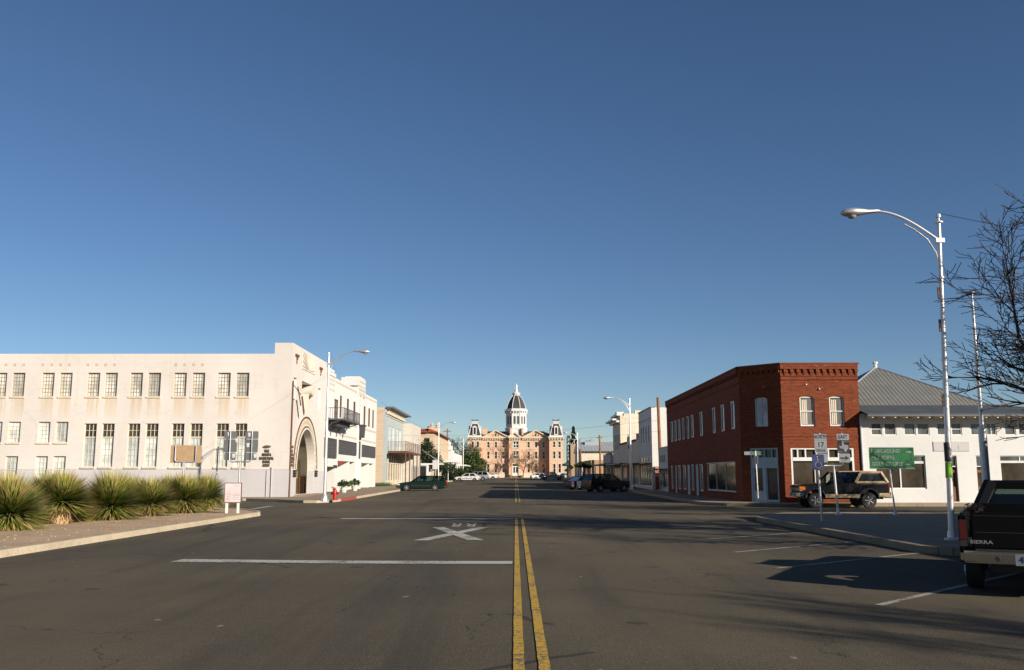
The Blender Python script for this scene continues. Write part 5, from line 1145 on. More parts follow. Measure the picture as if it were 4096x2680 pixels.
# ================================================================ street lamps
def lamp(loc, rz, label, H=8.2, lean=0.0, near=False, r0=.085):
    t = thing('street_lamp', label, 'street lamp', loc, rz, 'cobra head street lamps along the street', world=False)
    xt = lean * H
    m = MB(); n = 14 if near else 8
    m.lathe([(.26, 0), (.26, .03), (.2, .06), (.15, .32), (r0, .4)], n=n) if not near else m.lathe([(.17, 0), (.17, .03), (.1, .05), (.09, .2)], n=n)
    m.tube([(0, 0, .05), (xt * .5, 0, H * .5), (xt, 0, H)], [r0 * 1.15, r0 * .95, r0 * .7], n); m.lathe([(.1, 0), (.1, .03), (.03, .05), (.03, .12), (.06, .15), (.05, .22), (.01, .24)], (xt, 0, H), 8)
    for z in ((1.9, 4.2, 6.2) if near else ()): m.lathe([(r0 * 1.2, 0), (r0 * 1.2, .04)], (xt * z / H, 0, z), n)
    m.build('pole', 'lamp_paint', t, True)
    m = MB(); pts = []
    for k in range(13):
        u = k / 12; x = xt - .05 - 1.5 * u; z = H - .42 + .72 * math.sin(u * PI / 2) ** 1.0
        pts.append((x, 0, z))
    m.tube(pts, .03, 8)
    pts2 = [(xt - .04, 0, H - 1.1), (xt - .12, 0, H - .75), (xt - .3, 0, H - .42), (xt - .6, 0, H - .17), (xt - .85, 0, H - .03)]
    m.tube(pts2, .018, 6); m.box(xt - .12, xt + .08, -.08, .08, H - .5, H - .4)
    m.build('arm', 'lamp_paint', t, True)
    hx = xt - 1.5; hz = H + .3
    m = MB(Matrix.Translation((hx, 0, hz)) @ Matrix.Rotation(R(-3), 4, 'Y') @ Matrix.Diagonal((1, 1, .62, 1)))
    m.lathe([(.05, .06), (.07, 0), (.08, -.2), (.13, -.38), (.17, -.5), (.18, -.62), (.15, -.76), (.08, -.86), (.01, -.9)], (0, 0, 0), 14, 0, 'x')
    hd = m.build('lamp_head', 'lamp_paint', t, True)
    m = MB(); m.lathe([(.13, -.04), (.13, -.1), (.11, -.17), (.06, -.215), (.01, -.22)], (hx - .62, 0, hz + .03), 14); m.build('lens', 'lens', hd, True)
    return t
L1 = lamp((10.16, 21.7, .15), 0, 'nearest lamp post on the right, lime band painted near its foot', 7.6, .03, True, .066)
m = MB(); m.tube([(.03, 0, 1.42), (.045, 0, 1.78)], [.0775, .0765], 14, False); m.build('painted_band', 'lime', L1)
m = MB(); m.tube([(.035, -.01, 1.8), (.04, 0, 2.25)], [.0765, .0755], 14, False); m.build('painted_band', 'dark_metal', L1)
for z in (3.1, 4.9, 5.7): m = MB(); m.box(.03 * z - .09, .03 * z - .055, -.02, .02, z, z + .3); m.build('cable_clamp', 'rust_brown', L1)
lamp((-10.85, 52.5, .15), PI, 'lamp post with white conical foot beside the red hydrant', 8.3)
lamp((10.4, 83, .3), 0, 'lamp post in front of the dark utility vehicle, lower half in shade', 8.0)
lamp((-10.9, 130, .5), PI, 'lamp post standing before the tan brick hotel', 8.2)
lamp((10.5, 155, .6), 0, 'small far lamp post beside the vertical cinema sign', 7.8)
lamp((-11.1, 195, .7), PI, 'far lamp post beside the round green tree', 8.2)
# flagpole
fp = thing('flagpole', 'tall thin white pole with round cap behind the bare tree branches', 'flagpole', (13.25, 26, .15)); m = MB(); m.tube([(13.25, 26, 3.0), (13.25, 26, 6.85)], [.06, .04], 10); m.lathe([(.075, 0), (.085, .04), (.03, .1)], (13.25, 26, 6.85), 10); m.build('pole', 'lamp_paint', fp, True); m = MB(); m.tube([(13.25, 26, .15), (13.25, 26, 2.99)], .11, 10); m.build('sleeve', 'galvanised', fp, True)

# hydrant
hy = thing('fire_hydrant', 'red fire hydrant on the corner pavement by the lamp post', 'fire hydrant', (-10.75, 54.9, .15)); m = MB(Matrix.Translation((-10.75, 54.9, .15)))
m.lathe([(.19, 0), (.19, .04), (.12, .06), (.115, .42), (.16, .44), (.16, .49), (.13, .5), (.12, .58), (.06, .66), (.03, .67), (.03, .72)], n=16); m.build('body', 'hydrant_red', hy, True)
for nm, ax, d in (('nozzle', 'x', 1), ('nozzle', 'x', -1), ('nozzle', 'y', -1)):
    m = MB(Matrix.Translation((-10.75, 54.9, .15))); m.lathe([(.07, .08 * d), (.07, .17 * d), (.085, .175 * d), (.085, .22 * d), (.03, .25 * d)], (0, 0, .4), 10, 0, ax); m.build(nm, 'hydrant_red', hy, True)

# ================================================================ signs, left side (seen from behind)
def rbox(m, x0, x1, z0, z1, y0, y1, r=.04):
    pts = []
    for cx, cz, a0 in ((x1 - r, z1 - r, 0), (x0 + r, z1 - r, 90), (x0 + r, z0 + r, 180), (x1 - r, z0 + r, 270)):
        for k in range(4): a = R(a0 + k * 30); pts.append((cx + r * math.cos(a), cz + r * math.sin(a)))
    m.prism(pts, y0, y1, 'y')
def ubracket(m, x, w, zb, zt, y):
    m.tube([(x - w, y, zt), (x - w, y, zb + .12), (x - w + .04, y, zb + .04), (x - w + .12, y, zb), (x + w - .12, y, zb), (x + w - .04, y, zb + .04), (x + w, y, zb + .12), (x + w, y, zt)], .028, 8)
def left_sign(name, label, x, y, parts):
    t = thing(name, label, 'sign', (x, y, .12)); return t
s = left_sign('board_sign', 'back of a wide plywood sign board on a grey forked post above the agaves', -15.2, 42, 0)
m = MB(); m.tube([(-15.17, 42, .1), (-15.17, 42, 2.2)], .045, 8); ubracket(m, -15.12, .47, 2.2, 2.95, 42); m.build('post', 'galvanised', s, True)
m = MB(); m.box(-15.83, -14.43, 42.05, 42.09, 2.18, 2.98); b = m.build('board', 'plywood', s)
m = MB()
for x in (-15.52, -14.72):
    for z in (2.35, 2.86): m.lathe([(.02, 0), (.02, -.015)], (x, 42.05, z), 8, 0, 'y')
m.build('bolt', 'rust_brown', b)
s = thing('stop_sign', 'octagonal sign seen nearly edge on between the plywood board and route signs', 'sign', (-14.0, 43, .12))
m = MB(); m.tube([(-14.0, 43, .1), (-13.96, 43, 2.95)], .035, 8); m.build('post', 'galvanised', s, True)
m = MB(Matrix.Translation((-14.0, 43, 2.5)) @ Matrix.Rotation(R(-72), 4, 'Z')); m.prism([(.38 * math.cos(R(22.5 + 45 * k)), .38 * math.sin(R(22.5 + 45 * k))) for k in range(8)], -.05, -.035, 'y'); m.mi = 1; m.prism([(.38 * math.cos(R(22.5 + 45 * k)), .38 * math.sin(R(22.5 + 45 * k))) for k in range(8)], -.034, -.028, 'y'); m.build('octagon_plate', ['sign_red', 'sign_back'], s)
s = thing('route_sign', 'backs of six grey route plates with white stickers on a forked post', 'sign', (-12.6, 42, .12))
m = MB(); m.tube([(-12.6, 42, .1), (-12.6, 42, 2.22)], .045, 8); ubracket(m, -12.6, .5, 2.22, 3.62, 42); m.build('post', 'galvanised', s, True)
for x in (-13.1, -12.13):
    for z0, z1, w in ((3.27, 3.62, .3), (2.66, 3.25, .3), (2.3, 2.64, .26)):
        m = MB(); rbox(m, x - w, x + w, z0, z1, 42.05, 42.065); p = m.build('plate', 'sign_back', s)
for x, z in ((-13.22, 3.38), (-12.28, 3.36), (-12.85, 3.1), (-12.33, 2.88), (-12.97, 2.4), (-11.98, 2.4)):
    m = MB(); m.prism([(x, z), (x + .1, z + .02), (x + .12, z + .2), (x - .03, z + .19)], 42.04, 42.048, 'y'); m.build('sticker', 'sticker', s)
# small notice board
s = thing('notice_board', 'low pale pink notice board on two short white legs at the bed tip', 'sign', (-11.3, 36.9, .12))
T = Matrix.Translation((-11.3, 36.9, 0)) @ Matrix.Rotation(R(8), 4, 'Z')
m = MB(T); m.box(-.31, .31, 0, .05, .56, 1.3); b = m.build('board', 'info_pink', s)
m = MB(T); m.box(-.34, .34, -.01, .06, 1.301, 1.325); m.box(-.34, .34, -.01, .06, .53, .559); m.box(-.335, -.311, -.01, .06, .56, 1.3); m.box(.311, .335, -.01, .06, .56, 1.3); m.build('frame', 'rust_brown', s)
for x in (-.27, .17): m = MB(T); m.box(x, x + .1, .005, .045, .1, .529); m.build('leg', 'white_trim', s)
m = MB(T); rr = random.Random(3)
for z, x0, x1 in ((1.19, .05, .25), (.95, -.18, -.12), (.86, -.22, -.08), (.87, .03, .27), (.81, .0, .27), (.76, -.2, -.12), (.74, .02, .24), (.67, -.24, -.1), (.66, .0, .26)): m.box(x0, x1, -.006, -.001, z, z + .016)
m.build('lettering', 'text_grey', b)

# ================================================================ signs, right side
s = thing('disabled_parking_sign', 'blue wheelchair parking sign on a plain steel post', 'sign', (9.98, 30.2, .15))
m = MB(); m.tube([(9.98, 30.25, .15), (9.93, 30.25, 2.28)], .035, 8); m.build('post', 'galvanised', s, True)
m = MB(); rbox(m, 9.73, 10.13, 1.80, 2.30, 30.19, 30.2, .03); p = m.build('plate', 'sign_blue', s)
m = MB(); cx, cz = 9.93, 1.98
m.lathe([(.026, 0), (.026, -.006)], (cx - .02, 30.19, 2.23), 12, 0, 'y')
def stroke(m, pts, w, y0=30.184, y1=30.1899):
    for (a, b), (c, d) in zip(pts, pts[1:]):
        L = math.hypot(c - a, d - b); nx, nz = -(d - b) / L * w / 2, (c - a) / L * w / 2
        m.prism([(a - nx, b - nz), (c - nx, d - nz), (c + nx, d + nz), (a + nx, b + nz)], y0, y1, 'y'); y0 -= .0003
stroke(m, [(cx - .02, 2.2), (cx - .01, 2.05), (cx + .07, 2.05), (cx + .12, 1.91), (cx + .15, 1.92)], .022); stroke(m, [(cx - .015, 2.13), (cx + .05, 2.13)], .018)
stroke(m, [(cx + .1 * math.cos(R(a)), 1.955 + .1 * math.sin(R(a))) for a in range(115, 345, 20)], .018)
m.build('wheelchair_symbol', 'sign_white', p)

s = thing('route_sign', 'black and white north and east route shields on a white forked post', 'sign', (12.1, 34.7, .15))
m = MB(); m.tube([(12.1, 34.8, .15), (12.02, 34.8, 1.98)], .042, 8); m.lathe([(.11, 0), (.1, .03), (.06, .08), (.05, .2)], (12.1, 34.8, .15), 8); ubracket(m, 11.97, .42, 1.98, 3.2, 34.8); m.build('post', 'lamp_paint', s, True)
def plate(x, z0, z1, w, mt, T=None):
    m = MB(); rbox(m, x - w, x + w, z0, z1, 34.72, 34.735, .025); return m.build('plate', mt, s)
FS = Matrix.Translation((0, 34.715, 0))
for x, top in ((11.55, 'NORTH'), (12.4, 'EAST')):
    a = plate(x, 2.94, 3.17, .235, 'sign_white'); text(top, .19, FS @ Matrix.Translation((x, 0, 3.055)), a, 'sign_black', ext=.003, sx=.8)
    if top == 'NORTH':
        a = plate(x, 2.455, 2.93, .235, 'sign_white'); text('17', .26, FS @ Matrix.Translation((x, 0, 2.76)), a, 'sign_black', ext=.003); text('TEXAS', .12, FS @ Matrix.Translation((x, 0, 2.54)), a, 'sign_black', ext=.003)
    else:
        a = plate(x, 2.455, 2.93, .235, 'sign_black')
        tx = [(.36, 1), (.55, 1), (.55, .72), (.7, .66), (.97, .62), (.98, .42), (.93, .3), (.8, .2), (.74, .02), (.62, .05), (.5, .3), (.4, .36), (.32, .28), (.22, .36), (.05, .56), (.36, .56)]
        m = MB(); m.prism([(x - .2 + .4 * u, 2.48 + .42 * v) for u, v in tx][::-1], 34.712, 34.7199, 'y'); m.build('state_outline', 'sign_white', a)
        text('FARM', .06, FS @ Matrix.Translation((x + .13, 0, 2.87)), a, 'sign_white', ext=.003); text('ROAD', .06, FS @ Matrix.Translation((x - .13, 0, 2.5)), a, 'sign_white', ext=.003)
    a = plate(x + .03, 2.1, 2.43, .21, 'sign_white')
    m = MB()
    if top == 'NORTH': m.prism([(x + .0, 2.14), (x + .06, 2.14), (x + .06, 2.28), (x + .12, 2.28), (x + .03, 2.4), (x - .06, 2.28), (x, 2.28)], 34.712, 34.7199, 'y')
    else: m.prism([(x - .13, 2.24), (x + .06, 2.24), (x + .06, 2.18), (x + .2, 2.265), (x + .06, 2.35), (x + .06, 2.29), (x - .13, 2.29)], 34.712, 34.7199, 'y')
    m.build('arrow', 'sign_black', a)
s = thing('direction_sign', 'green sign reading fairground, municipal golf course with two arrows', 'sign', (14.3, 34.9, .15))
m = MB(); m.tube([(14.3, 34.95, .15), (14.18, 34.95, 2.0)], .035, 8); m.lathe([(.1, 0), (.08, .06), (.04, .2)], (14.3, 34.95, .15), 8); m.build('post', 'lamp_paint', s, True)
m = MB(); rbox(m, 13.42, 15.12, 1.88, 2.66, 34.89, 34.9, .03); p = m.build('plate', 'sign_green', s)
m = MB(); m.box(13.42, 15.12, 34.885, 34.905, 1.86, 1.878); m.box(13.42, 15.12, 34.885, 34.905, 2.662, 2.675); m.build('border', 'sign_white', p)
FS = Matrix.Translation((0, 34.884, 0))
for l, z in (('FAIRGROUND', 2.52), ('MUNICIPAL', 2.28), ('GOLF  COURSE', 2.04)): text(l, .2, FS @ Matrix.Translation((13.5, 0, z)), p, 'sign_white', ext=.003, align='LEFT', sx=.86)
for z in (2.5, 2.03): m = MB(); m.prism([(14.82, z - .02), (14.93, z - .02), (14.93, z - .05), (15.03, z), (14.93, z + .05), (14.93, z + .02), (14.82, z + .02)], 34.879, 34.8839, 'y'); m.build('arrow', 'sign_white', p)
s = thing('street_name_sign', 'slim white post with green street name blades before the corner entrance', 'sign', (12.85, 49.0, .15))
m = MB(); m.tube([(12.85, 49, .15), (12.8, 49, 2.9)], .035, 8); m.build('post', 'lamp_paint', s, True)
m = MB(); m.box(12.2, 13.1, 48.99, 49.0, 2.68, 2.86); p = m.build('name_blade', 'sign_green', s); m = MB(); m.box(12.2, 12.5, 48.98, 48.989, 2.68, 2.86); m.box(12.5, 13.1, 48.98, 48.989, 2.68, 2.7); m.box(12.5, 13.1, 48.98, 48.989, 2.84, 2.86); m.build('border', 'sign_white', p)
text('HIGHLAND', .13, Matrix.Translation((12.78, 48.985, 2.77)), p, 'sign_white', ext=.003, sx=.8)
m = MB(); m.box(12.79, 12.81, 48.6, 49.4, 2.0 + .2, 2.62); m.build('name_blade', 'sign_back', s)
s = thing('street_name_sign', 'far small green street name sign in front of the clipped hedge', 'sign', (-10.6, 152.5, .6)); m = MB(); m.tube([(-11.2, 153, .6), (-11.2, 153, 3.3)], .06, 6); m.build('post', 'galvanised', s); m = MB(); m.box(-12.0, -10.4, 152.95, 153.0, 3.1, 3.35); m.build('name_blade', 'palace_green', s)
s = thing('board_sign', 'plain white rectangular sign on a post near the low glazed shop', 'sign', (-11.6, 132, .5)); m = MB(); m.tube([(-11.45, 132, .5), (-11.45, 132, 3.6)], .05, 6); m.build('post', 'galvanised', s); m = MB(); m.box(-11.9, -11.0, 131.9, 131.95, 2.4, 3.7); m.build('plate', 'bank_plinth', s)
s = thing('warning_sign', 'small yellow diamond sign far down the right pavement', 'sign', (12.3, 190, .6)); m = MB(); m.tube([(11.5, 190, .6), (11.5, 190, 3.5)], .05, 6); m.build('post', 'galvanised', s); m = MB(); m.prism([(11.5, 2.6), (12.1, 3.1), (11.5, 3.6), (10.9, 3.1)], 189.9, 189.95, 'y'); m.build('plate', 'yellow_sign', s)

# bench by the mural wall
s = thing('bench', 'dark slatted bench on the shaded pavement before the mural wall', 'bench', (12.3, 79.5, .25)); 
m = MB(); 
for k in range(3): m.box(11.95 + k * .14, 12.05 + k * .14, 78.6, 80.3, .68, .72)
m.build('seat', 'dark_metal', s); m = MB()
for k in range(3): m.box(12.42, 12.46, 78.6, 80.3, .8 + k * .13, .89 + k * .13)
m.build('backrest', 'dark_metal', s)
for y in (78.7, 80.1): m = MB(); m.box(11.95, 12.0, y, y + .06, .3, .679); m.box(12.36, 12.41, y, y + .06, .3, 1.15); m.build('leg', 'dark_metal', s)

# cables
def cable(a, b, sag, label, r=.008):
    m = MB(); a = Vector(a); b = Vector(b); pts = []
    for k in range(15):
        u = k / 14; p = a.lerp(b, u); p.z -= sag * 4 * u * (1 - u); pts.append(p)
    m.tube(pts, r, 4, False); tag(m.build('overhead_cable', 'cable_black'), label, 'cable', 'thin overhead cables')
cable((10.4, 21.7, 8.0), (24, 26, 8.0), .35, 'thin cable running right from the nearest lamp post top')
cable((-10.7, 52.5, 8.6), (-14.9, 75, 10.3), .3, 'thin cable from the corner lamp post to the white parapet', .006)
cable((-15.2, 108, 6.2), (13.2, 84.2, 6.6), .5, 'upper thin cable spanning the street before the courthouse', .008)
cable((-15.2, 108, 5.2), (13.2, 84.2, 5.6), .5, 'lower thin cable spanning the street before the courthouse', .008)
cable((-14.9, 100, 9.6), (-16, 215, 11.7), 1.2, 'long thin cable running away above the left roofs', .012)
# ================================================================ vehicles
def arch(xc, r, zb, n=9): return [(xc - r * math.cos(PI * k / n) , zb + max(0, r * math.sin(PI * k / n)) ) for k in range(n + 1)]
def wheel(t, x, y, r, w, side, hubm='hub', n=20):
    m = MB(); s = side
    m.lathe([(r * .62, 0), (r * .66, .01), (r * .93, .015), (r, .04), (r, w - .04), (r * .93, w), (r * .6, w)], (x, y - (w / 2) if s > 0 else y - w / 2, r), n, 0, 'y')
    wh = m.build('wheel', 'tyre', t, True)
    m = MB(); yo = y + s * (w / 2 - .01)
    m.lathe([(r * .64, yo - y - .05 * s), (r * .64, yo - y), (r * .56, yo - y + .005 * s), (r * .5, yo - y - .04 * s), (r * .2, yo - y - .01 * s), (r * .14, yo - y + .01 * s), (.01, yo - y + .01 * s)], (x, y, r), n, 0, 'y')
    for k in range(5):
        a = 2 * PI * k / 5; m.tube([(x + r * .12 * math.cos(a), yo + .002 * s, r + r * .12 * math.sin(a)), (x + r * .58 * math.cos(a), yo - .0 * s, r + r * .58 * math.sin(a))], r * .09, 4)
    m.build('rim', hubm, wh, True)
def vehicle(name, label, cat, loc, rz, sp, group=None):
    """front along +x; origin on the ground under the middle"""
    t = thing(name, label, cat, loc, rz, group, world=False)
    L, Wd, zb, zt = sp['L'], sp['W'], sp['zb'], sp['belt']; h = L / 2; hw = Wd / 2
    xr, xf, r = sp['xr'] - h, sp['xf'] - h, sp['r']; ar = r * 1.16
    low = [(-h + .02, zb + .06)] + [(xr - ar * 1.02, zb)] + arch(xr, ar, zb)[1:-1] + [(xr + ar * 1.02, zb)] + [(xf - ar * 1.02, zb)] + arch(xf, ar, zb)[1:-1] + [(xf + ar * 1.02, zb)] + [(h - .12, zb + .04)]
    top = [(x - h, z) for x, z in sp['top']]
    m = MB(); m.prism(low + top, -hw, hw, 'y')
    # barrel the sides: pull the top and ends in a little
    for v in m.v:
        k = max(0, (v.z - (zb + zt) / 2) / (zt - zb)); v.y *= 1 - .05 * k
        if v.x > h - .5: v.y *= 1 - .16 * ((v.x - (h - .5)) / .5) ** 2
        if v.x < -h + .3: v.y *= 1 - .08 * ((-h + .3 - v.x) / .3) ** 2
    body = m.build('body', sp['paint'], t, bevel=.035)
    for p in body.data.polygons: p.use_smooth = True
    try: body.data.set_sharp_from_angle(angle=R(50))
    except Exception: pass
    # dark underside so nothing shows through the arches
    m = MB(); m.box(-h + .3, h - .35, -hw * .82, hw * .82, zb - .06, zb + .1); m.build('chassis', 'black_plastic', t)
    for x in (xr, xf):
        for s in (-1, 1): wheel(t, x, s * (hw - .13), r, .22, s, sp.get('hub', 'hub'))
    # greenhouse
    c = sp['cabin']; (b0, b1, t0, t1) = [x - h for x in c[:4]]; zr = c[4]; wb = hw * .93; wr = hw * c[5] if len(c) > 5 else hw * .76
    zc0 = c[6] if len(c) > 6 else zt; zc1 = c[7] if len(c) > 7 else zt
    P = lambda x, s, z, w: (x, s * w, z)
    for s in (-1, 1):
        m = MB(); m.quad(P(b0, s, zc0, wb), P(b1, s, zc1, wb), P(t1, s, zr, wr), P(t0, s, zr, wr)); m.build('side_window', 'car_glass', t)
    m = MB(); m.quad(P(b1, -1, zc1, wb), P(b1, 1, zc1, wb), P(t1, 1, zr, wr), P(t1, -1, zr, wr)); m.build('windscreen', 'car_glass', t)
    m = MB(); m.quad(P(b0, 1, zc0, wb), P(b0, -1, zc0, wb), P(t0, -1, zr, wr), P(t0, 1, zr, wr)); m.build('rear_window', 'car_glass', t)
    m = MB(); rr = .045; rp = sp.get('roof', sp['paint'])
    m.prism([(t0 - .05, zr - .01), (t1 + .06, zr - .01), (t1 - .12, zr + .055), ((t0 + t1) / 2, zr + .075), (t0 + .08, zr + .05)], -wr - .01, wr + .01, 'y')
    roof = m.build('roof', rp, t, bevel=.03)
    for p in roof.data.polygons: p.use_smooth = True
    pl = sp.get('pillars', [0, .36, .68, 1])
    for s in (-1, 1):
        m = MB()
        for u in pl:
            xb = b0 + (b1 - b0) * u; xt = t0 + (t1 - t0) * u; zc = zc0 + (zc1 - zc0) * u
            wd = .055 if 0 < u < 1 else .05
            m.tube([(xb, s * (wb + .004), zc - .03), (xt, s * (wr + .004), zr + .02)], wd, 4)
        m.tube([(b0, s * (wb + .01), zc0), (b1, s * (wb + .01), zc1)], .03, 4)
        m.build('pillar', sp.get('pillar', sp['paint']), t)
    # seats
    m = MB()
    for x in (sp.get('seats') or [(b0 + b1) / 2 + .35, (b0 + b1) / 2 - .55]):
        for s in (-1, 1): m.box(x, x + .14, s * wb * .5 - .22, s * wb * .5 + .22, zt - .35, zt + .2); m.box(x, x + .1, s * wb * .5 - .1, s * wb * .5 + .1, zt + .22, zt + .38)
    m.build('seat', 'seat_cloth', t, bevel=.0)
    # lamps, bumpers, mirrors, trim
    zl = sp.get('lampz', zb + .38)
    for s in (-1, 1):
        m = MB(); m.box(h - .1 - sp.get('fx', 0), h + .0 - sp.get('fx', 0), s * hw * .62 - .17, s * hw * .62 + .17, zl, zl + .15); m.box(h - .28, h - .03, s * (hw * .86) - .04, s * (hw * .86) + .05, zl, zl + .14); m.build('headlight', 'headlamp', t)
        for dx in sp.get('gaps', (.34, .64)):
            m = MB(); xg = b0 + (b1 - b0) * dx; m.box(xg - .006, xg + .006, s * (hw * .97), s * (hw + .003), zb + .12, zt - .05); m.build('door_seam', 'black_plastic', t)
            m = MB(); m.box(xg + .06, xg + .2, s * (hw * .97), s * (hw + .016), zt - .16, zt - .12); m.build('door_handle', sp['paint'], t)
        m = MB(); z0 = sp.get('tailz', (zb + .35, zt - .05)); m.box(-h - .012, -h + .1, s * hw * .84 - .09, s * hw * .84 + .05, *z0); m.build('tail_light', 'light_red', t)
        m = MB(); m.box(b1 - .25, b1 - .12, s * (hw + .02), s * (hw + .17), zt - .01, zt + .13); m.build('mirror', sp.get('mirror', sp['paint']), t, bevel=.02)
        m = MB(); m.box(xr + ar + .05, xf - ar - .05, s * (hw + .004), s * (hw + .022), zb + .22, zb + .29); m.build('side_trim', sp.get('trim', 'black_plastic'), t)
    m = MB(); m.prism([(h - .35, -hw * .95), (h - .06, -hw * .93), (h + .08, -hw * .7), (h + .1, 0), (h + .08, hw * .7), (h - .06, hw * .93), (h - .35, hw * .95)], zb + .06, zb + .25, 'z'); m.build('front_bumper', sp.get('bumper', 'black_plastic'), t, bevel=.02)
    m = MB(); m.prism([(-h + .3, -hw * .97), (-h - .06, -hw * .94), (-h - .1, 0), (-h - .06, hw * .94), (-h + .3, hw * .97)], zb + .1, zb + .28, 'z'); m.build('rear_bumper', sp.get('bumper', 'black_plastic'), t, bevel=.02)
    m = MB(); m.box(h - .02, h + .03, -hw * .42, hw * .42, zl - .0, zl + .14); m.build('grille', sp.get('grille', 'black_plastic'), t)
    return t, body, h, hw
# dark green estate car on the left
vehicle('estate_car', 'dark green estate car nosed in to the left kerb', 'car', (-8.85, 87.5, gz(87)), R(180 + 3), dict(L=4.7, W=1.76, zb=.24, belt=.9, xr=1.12, xf=3.78, r=.315, paint='paint_green',
    top=[(4.66, .42), (4.68, .62), (4.5, .74), (3.45, .89), (2.5, .92), (.5, .95), (.1, .93), (.0, .7)], cabin=[.18, 3.35, .42, 2.62, 1.36, .74, .94, .9], pillars=[0, .33, .64, 1], lampz=.55, tailz=(.62, .95)))
# black and tan off-roader by the brick building
t, body, h, hw = vehicle('off_road_vehicle', 'black off road vehicle with tan hardtop and tan sill in front of brick building', 'car', (16.35, 46.75, 0), R(180 - 2), dict(L=4.45, W=1.9, zb=.5, belt=1.22, xr=1.05, xf=3.66, r=.38, paint='paint_black', roof='paint_tan', hub='hub', pillar='paint_black',
    top=[(4.4, .7), (4.42, 1.1), (4.25, 1.16), (3.1, 1.24), (.05, 1.24), (.0, .9)], cabin=[.1, 3.05, .4, 2.45, 1.76, .84], pillars=[0, .48, .52, 1], lampz=.85, tailz=(.85, 1.15), bumper='chrome', trim='paint_black', grille='chrome', seats=[1.75 - 2.2]))
m = MB()
wb, wr = hw * .93, hw * .84; b0, t0, bx, tx = .1 - h, .4 - h, 1.55 - h, 1.42 - h
for s in (-1, 1):
    def PP(x, z): 
        u = (z - 1.22) / .54; return (x, s * (wb + .02 + (wr - wb) * u), z)
    for a, b, r_ in (((b0, 1.24), (t0, 1.77), .085), ((bx + .1, 1.24), (tx - .08, 1.77), .075), ((b0, 1.25), (bx + .1, 1.25), .07), ((t0, 1.74), (tx, 1.74), .07)):
        m.tube([PP(*a), PP(*b)], r_, 4)
m.box(t0 - .1, t0 + .15, -wr, wr, 1.66, 1.8); m.box(b0 - .03, b0 + .06, -wb, wb, 1.2, 1.34); m.build('hardtop', 'paint_tan', t)
for s in (-1, 1):
    m = MB(); m.quad((b0 + .15, s * (wb + .012), 1.27), (bx, s * (wb + .012), 1.27), (tx - .1, s * (wr + .012), 1.72), (t0 + .1, s * (wr + .012), 1.72)); m.build('rear_side_window', 'dark_glass', t)
    m = MB(); m.box(1.5 - h, 3.18 - h, s * (hw + .003), s * (hw + .02), .51, .69); m.build('sill_panel', 'paint_tan', t); m = MB(); m.box(.02 - h, .55 - h, s * (hw * .985), s * (hw + .02), .56, .74); m.build('sill_panel', 'paint_tan', t)
    m = MB()
    for xc in (1.05 - h, 3.66 - h): m.tube([(xc - .47 * math.cos(PI * k / 10), s * (hw + .01), .52 + .44 * math.sin(PI * k / 10)) for k in range(11)], .03, 5)
    m.build('wheel_arch_trim', 'chrome', t)
    m = MB(); m.box(h - .3, h - .02, s * hw * .9 - .05, s * hw * .9 + .05, .9, 1.06); m.build('indicator', 'light_orange', t)
m = MB(); m.lathe([(.36, 0), (.38, .06), (.38, .16), (.3, .2)], (-h - .22, -.1, 1.05), 18, 0, 'x'); m.build('spare_wheel', 'tyre', t, True)
m = MB(); m.box(-h - .35, -h - .05, -.12, .12, .48, .56); m.build('tow_hitch', 'black_plastic', t)

# dark pickup at the right edge, seen from behind
hd = R(62); L, Wd = 5.1, 1.93
hx, hy = math.cos(hd), math.sin(hd); rxx, ryy = hy, -hx
cx_, cy_ = 6.16 + hx * L / 2 + rxx * Wd / 2, 12.95 + hy * L / 2 + ryy * Wd / 2
t = thing('pickup_truck', 'very dark pickup truck seen from behind, cut by the right edge of the picture', 'truck', (cx_, cy_, 0), hd, world=False)
h, hw = L / 2, Wd / 2; xr, xf, r = 1.15 - h, 4.25 - h, .36; zb = .42
low = [(-h + .02, zb)] + [(xr - .43, zb)] + arch(xr, .42, zb)[1:-1] + [(xr + .43, zb), (xf - .43, zb)] + arch(xf, .42, zb)[1:-1] + [(xf + .43, zb), (h - .1, zb)]
for s in (-1, 1):
    m = MB(); m.prism(low + [(h, .6), (h - .02, .98), (h - .2, 1.04), (3.75 - h, 1.1), (2.2 - h, 1.12), (-h + .01, 1.12)], s * hw, s * (hw - .09), 'y'); m.build('side_panel', 'matt_black', t, bevel=.03)
m = MB(); m.box(-h + .03, 2.15 - h, -hw + .1, hw - .1, .6, .66); m.box(2.1 - h, 2.2 - h, -hw + .1, hw - .1, .6, 1.12); m.box(2.2 - h, h - .1, -hw + .1, hw - .1, .5, .95); m.prism([(3.7 - h, .951), (h - .1, .951), (h - .15, 1.0), (3.7 - h, 1.08)], -hw + .1, hw - .1, 'y'); m.build('load_bed', 'matt_black', t)
m = MB(); m.box(-h, -h + .06, -hw + .16, hw - .16, .64, 1.13); tg = m.build('tailgate', 'matt_black', t, bevel=.02)
m = MB(); m.box(-h - .012, -h - .001, -.12, .12, .98, 1.05); m.build('handle', 'black_plastic', tg)
text('SIERRA', .066, Matrix.Translation((-h - .006, hw - .275, .73)) @ Matrix.Rotation(R(-90), 4, 'Z'), tg, 'awning_grey', ext=.004, sx=1.38)
m = MB(); m.box(-h - .004, -h + .01, -hw + .2, hw - .2, .86, .868); m.box(-h - .004, -h + .01, -hw + .2, hw - .2, 1.085, 1.092); m.build('pressed_line', 'black_plastic', tg)
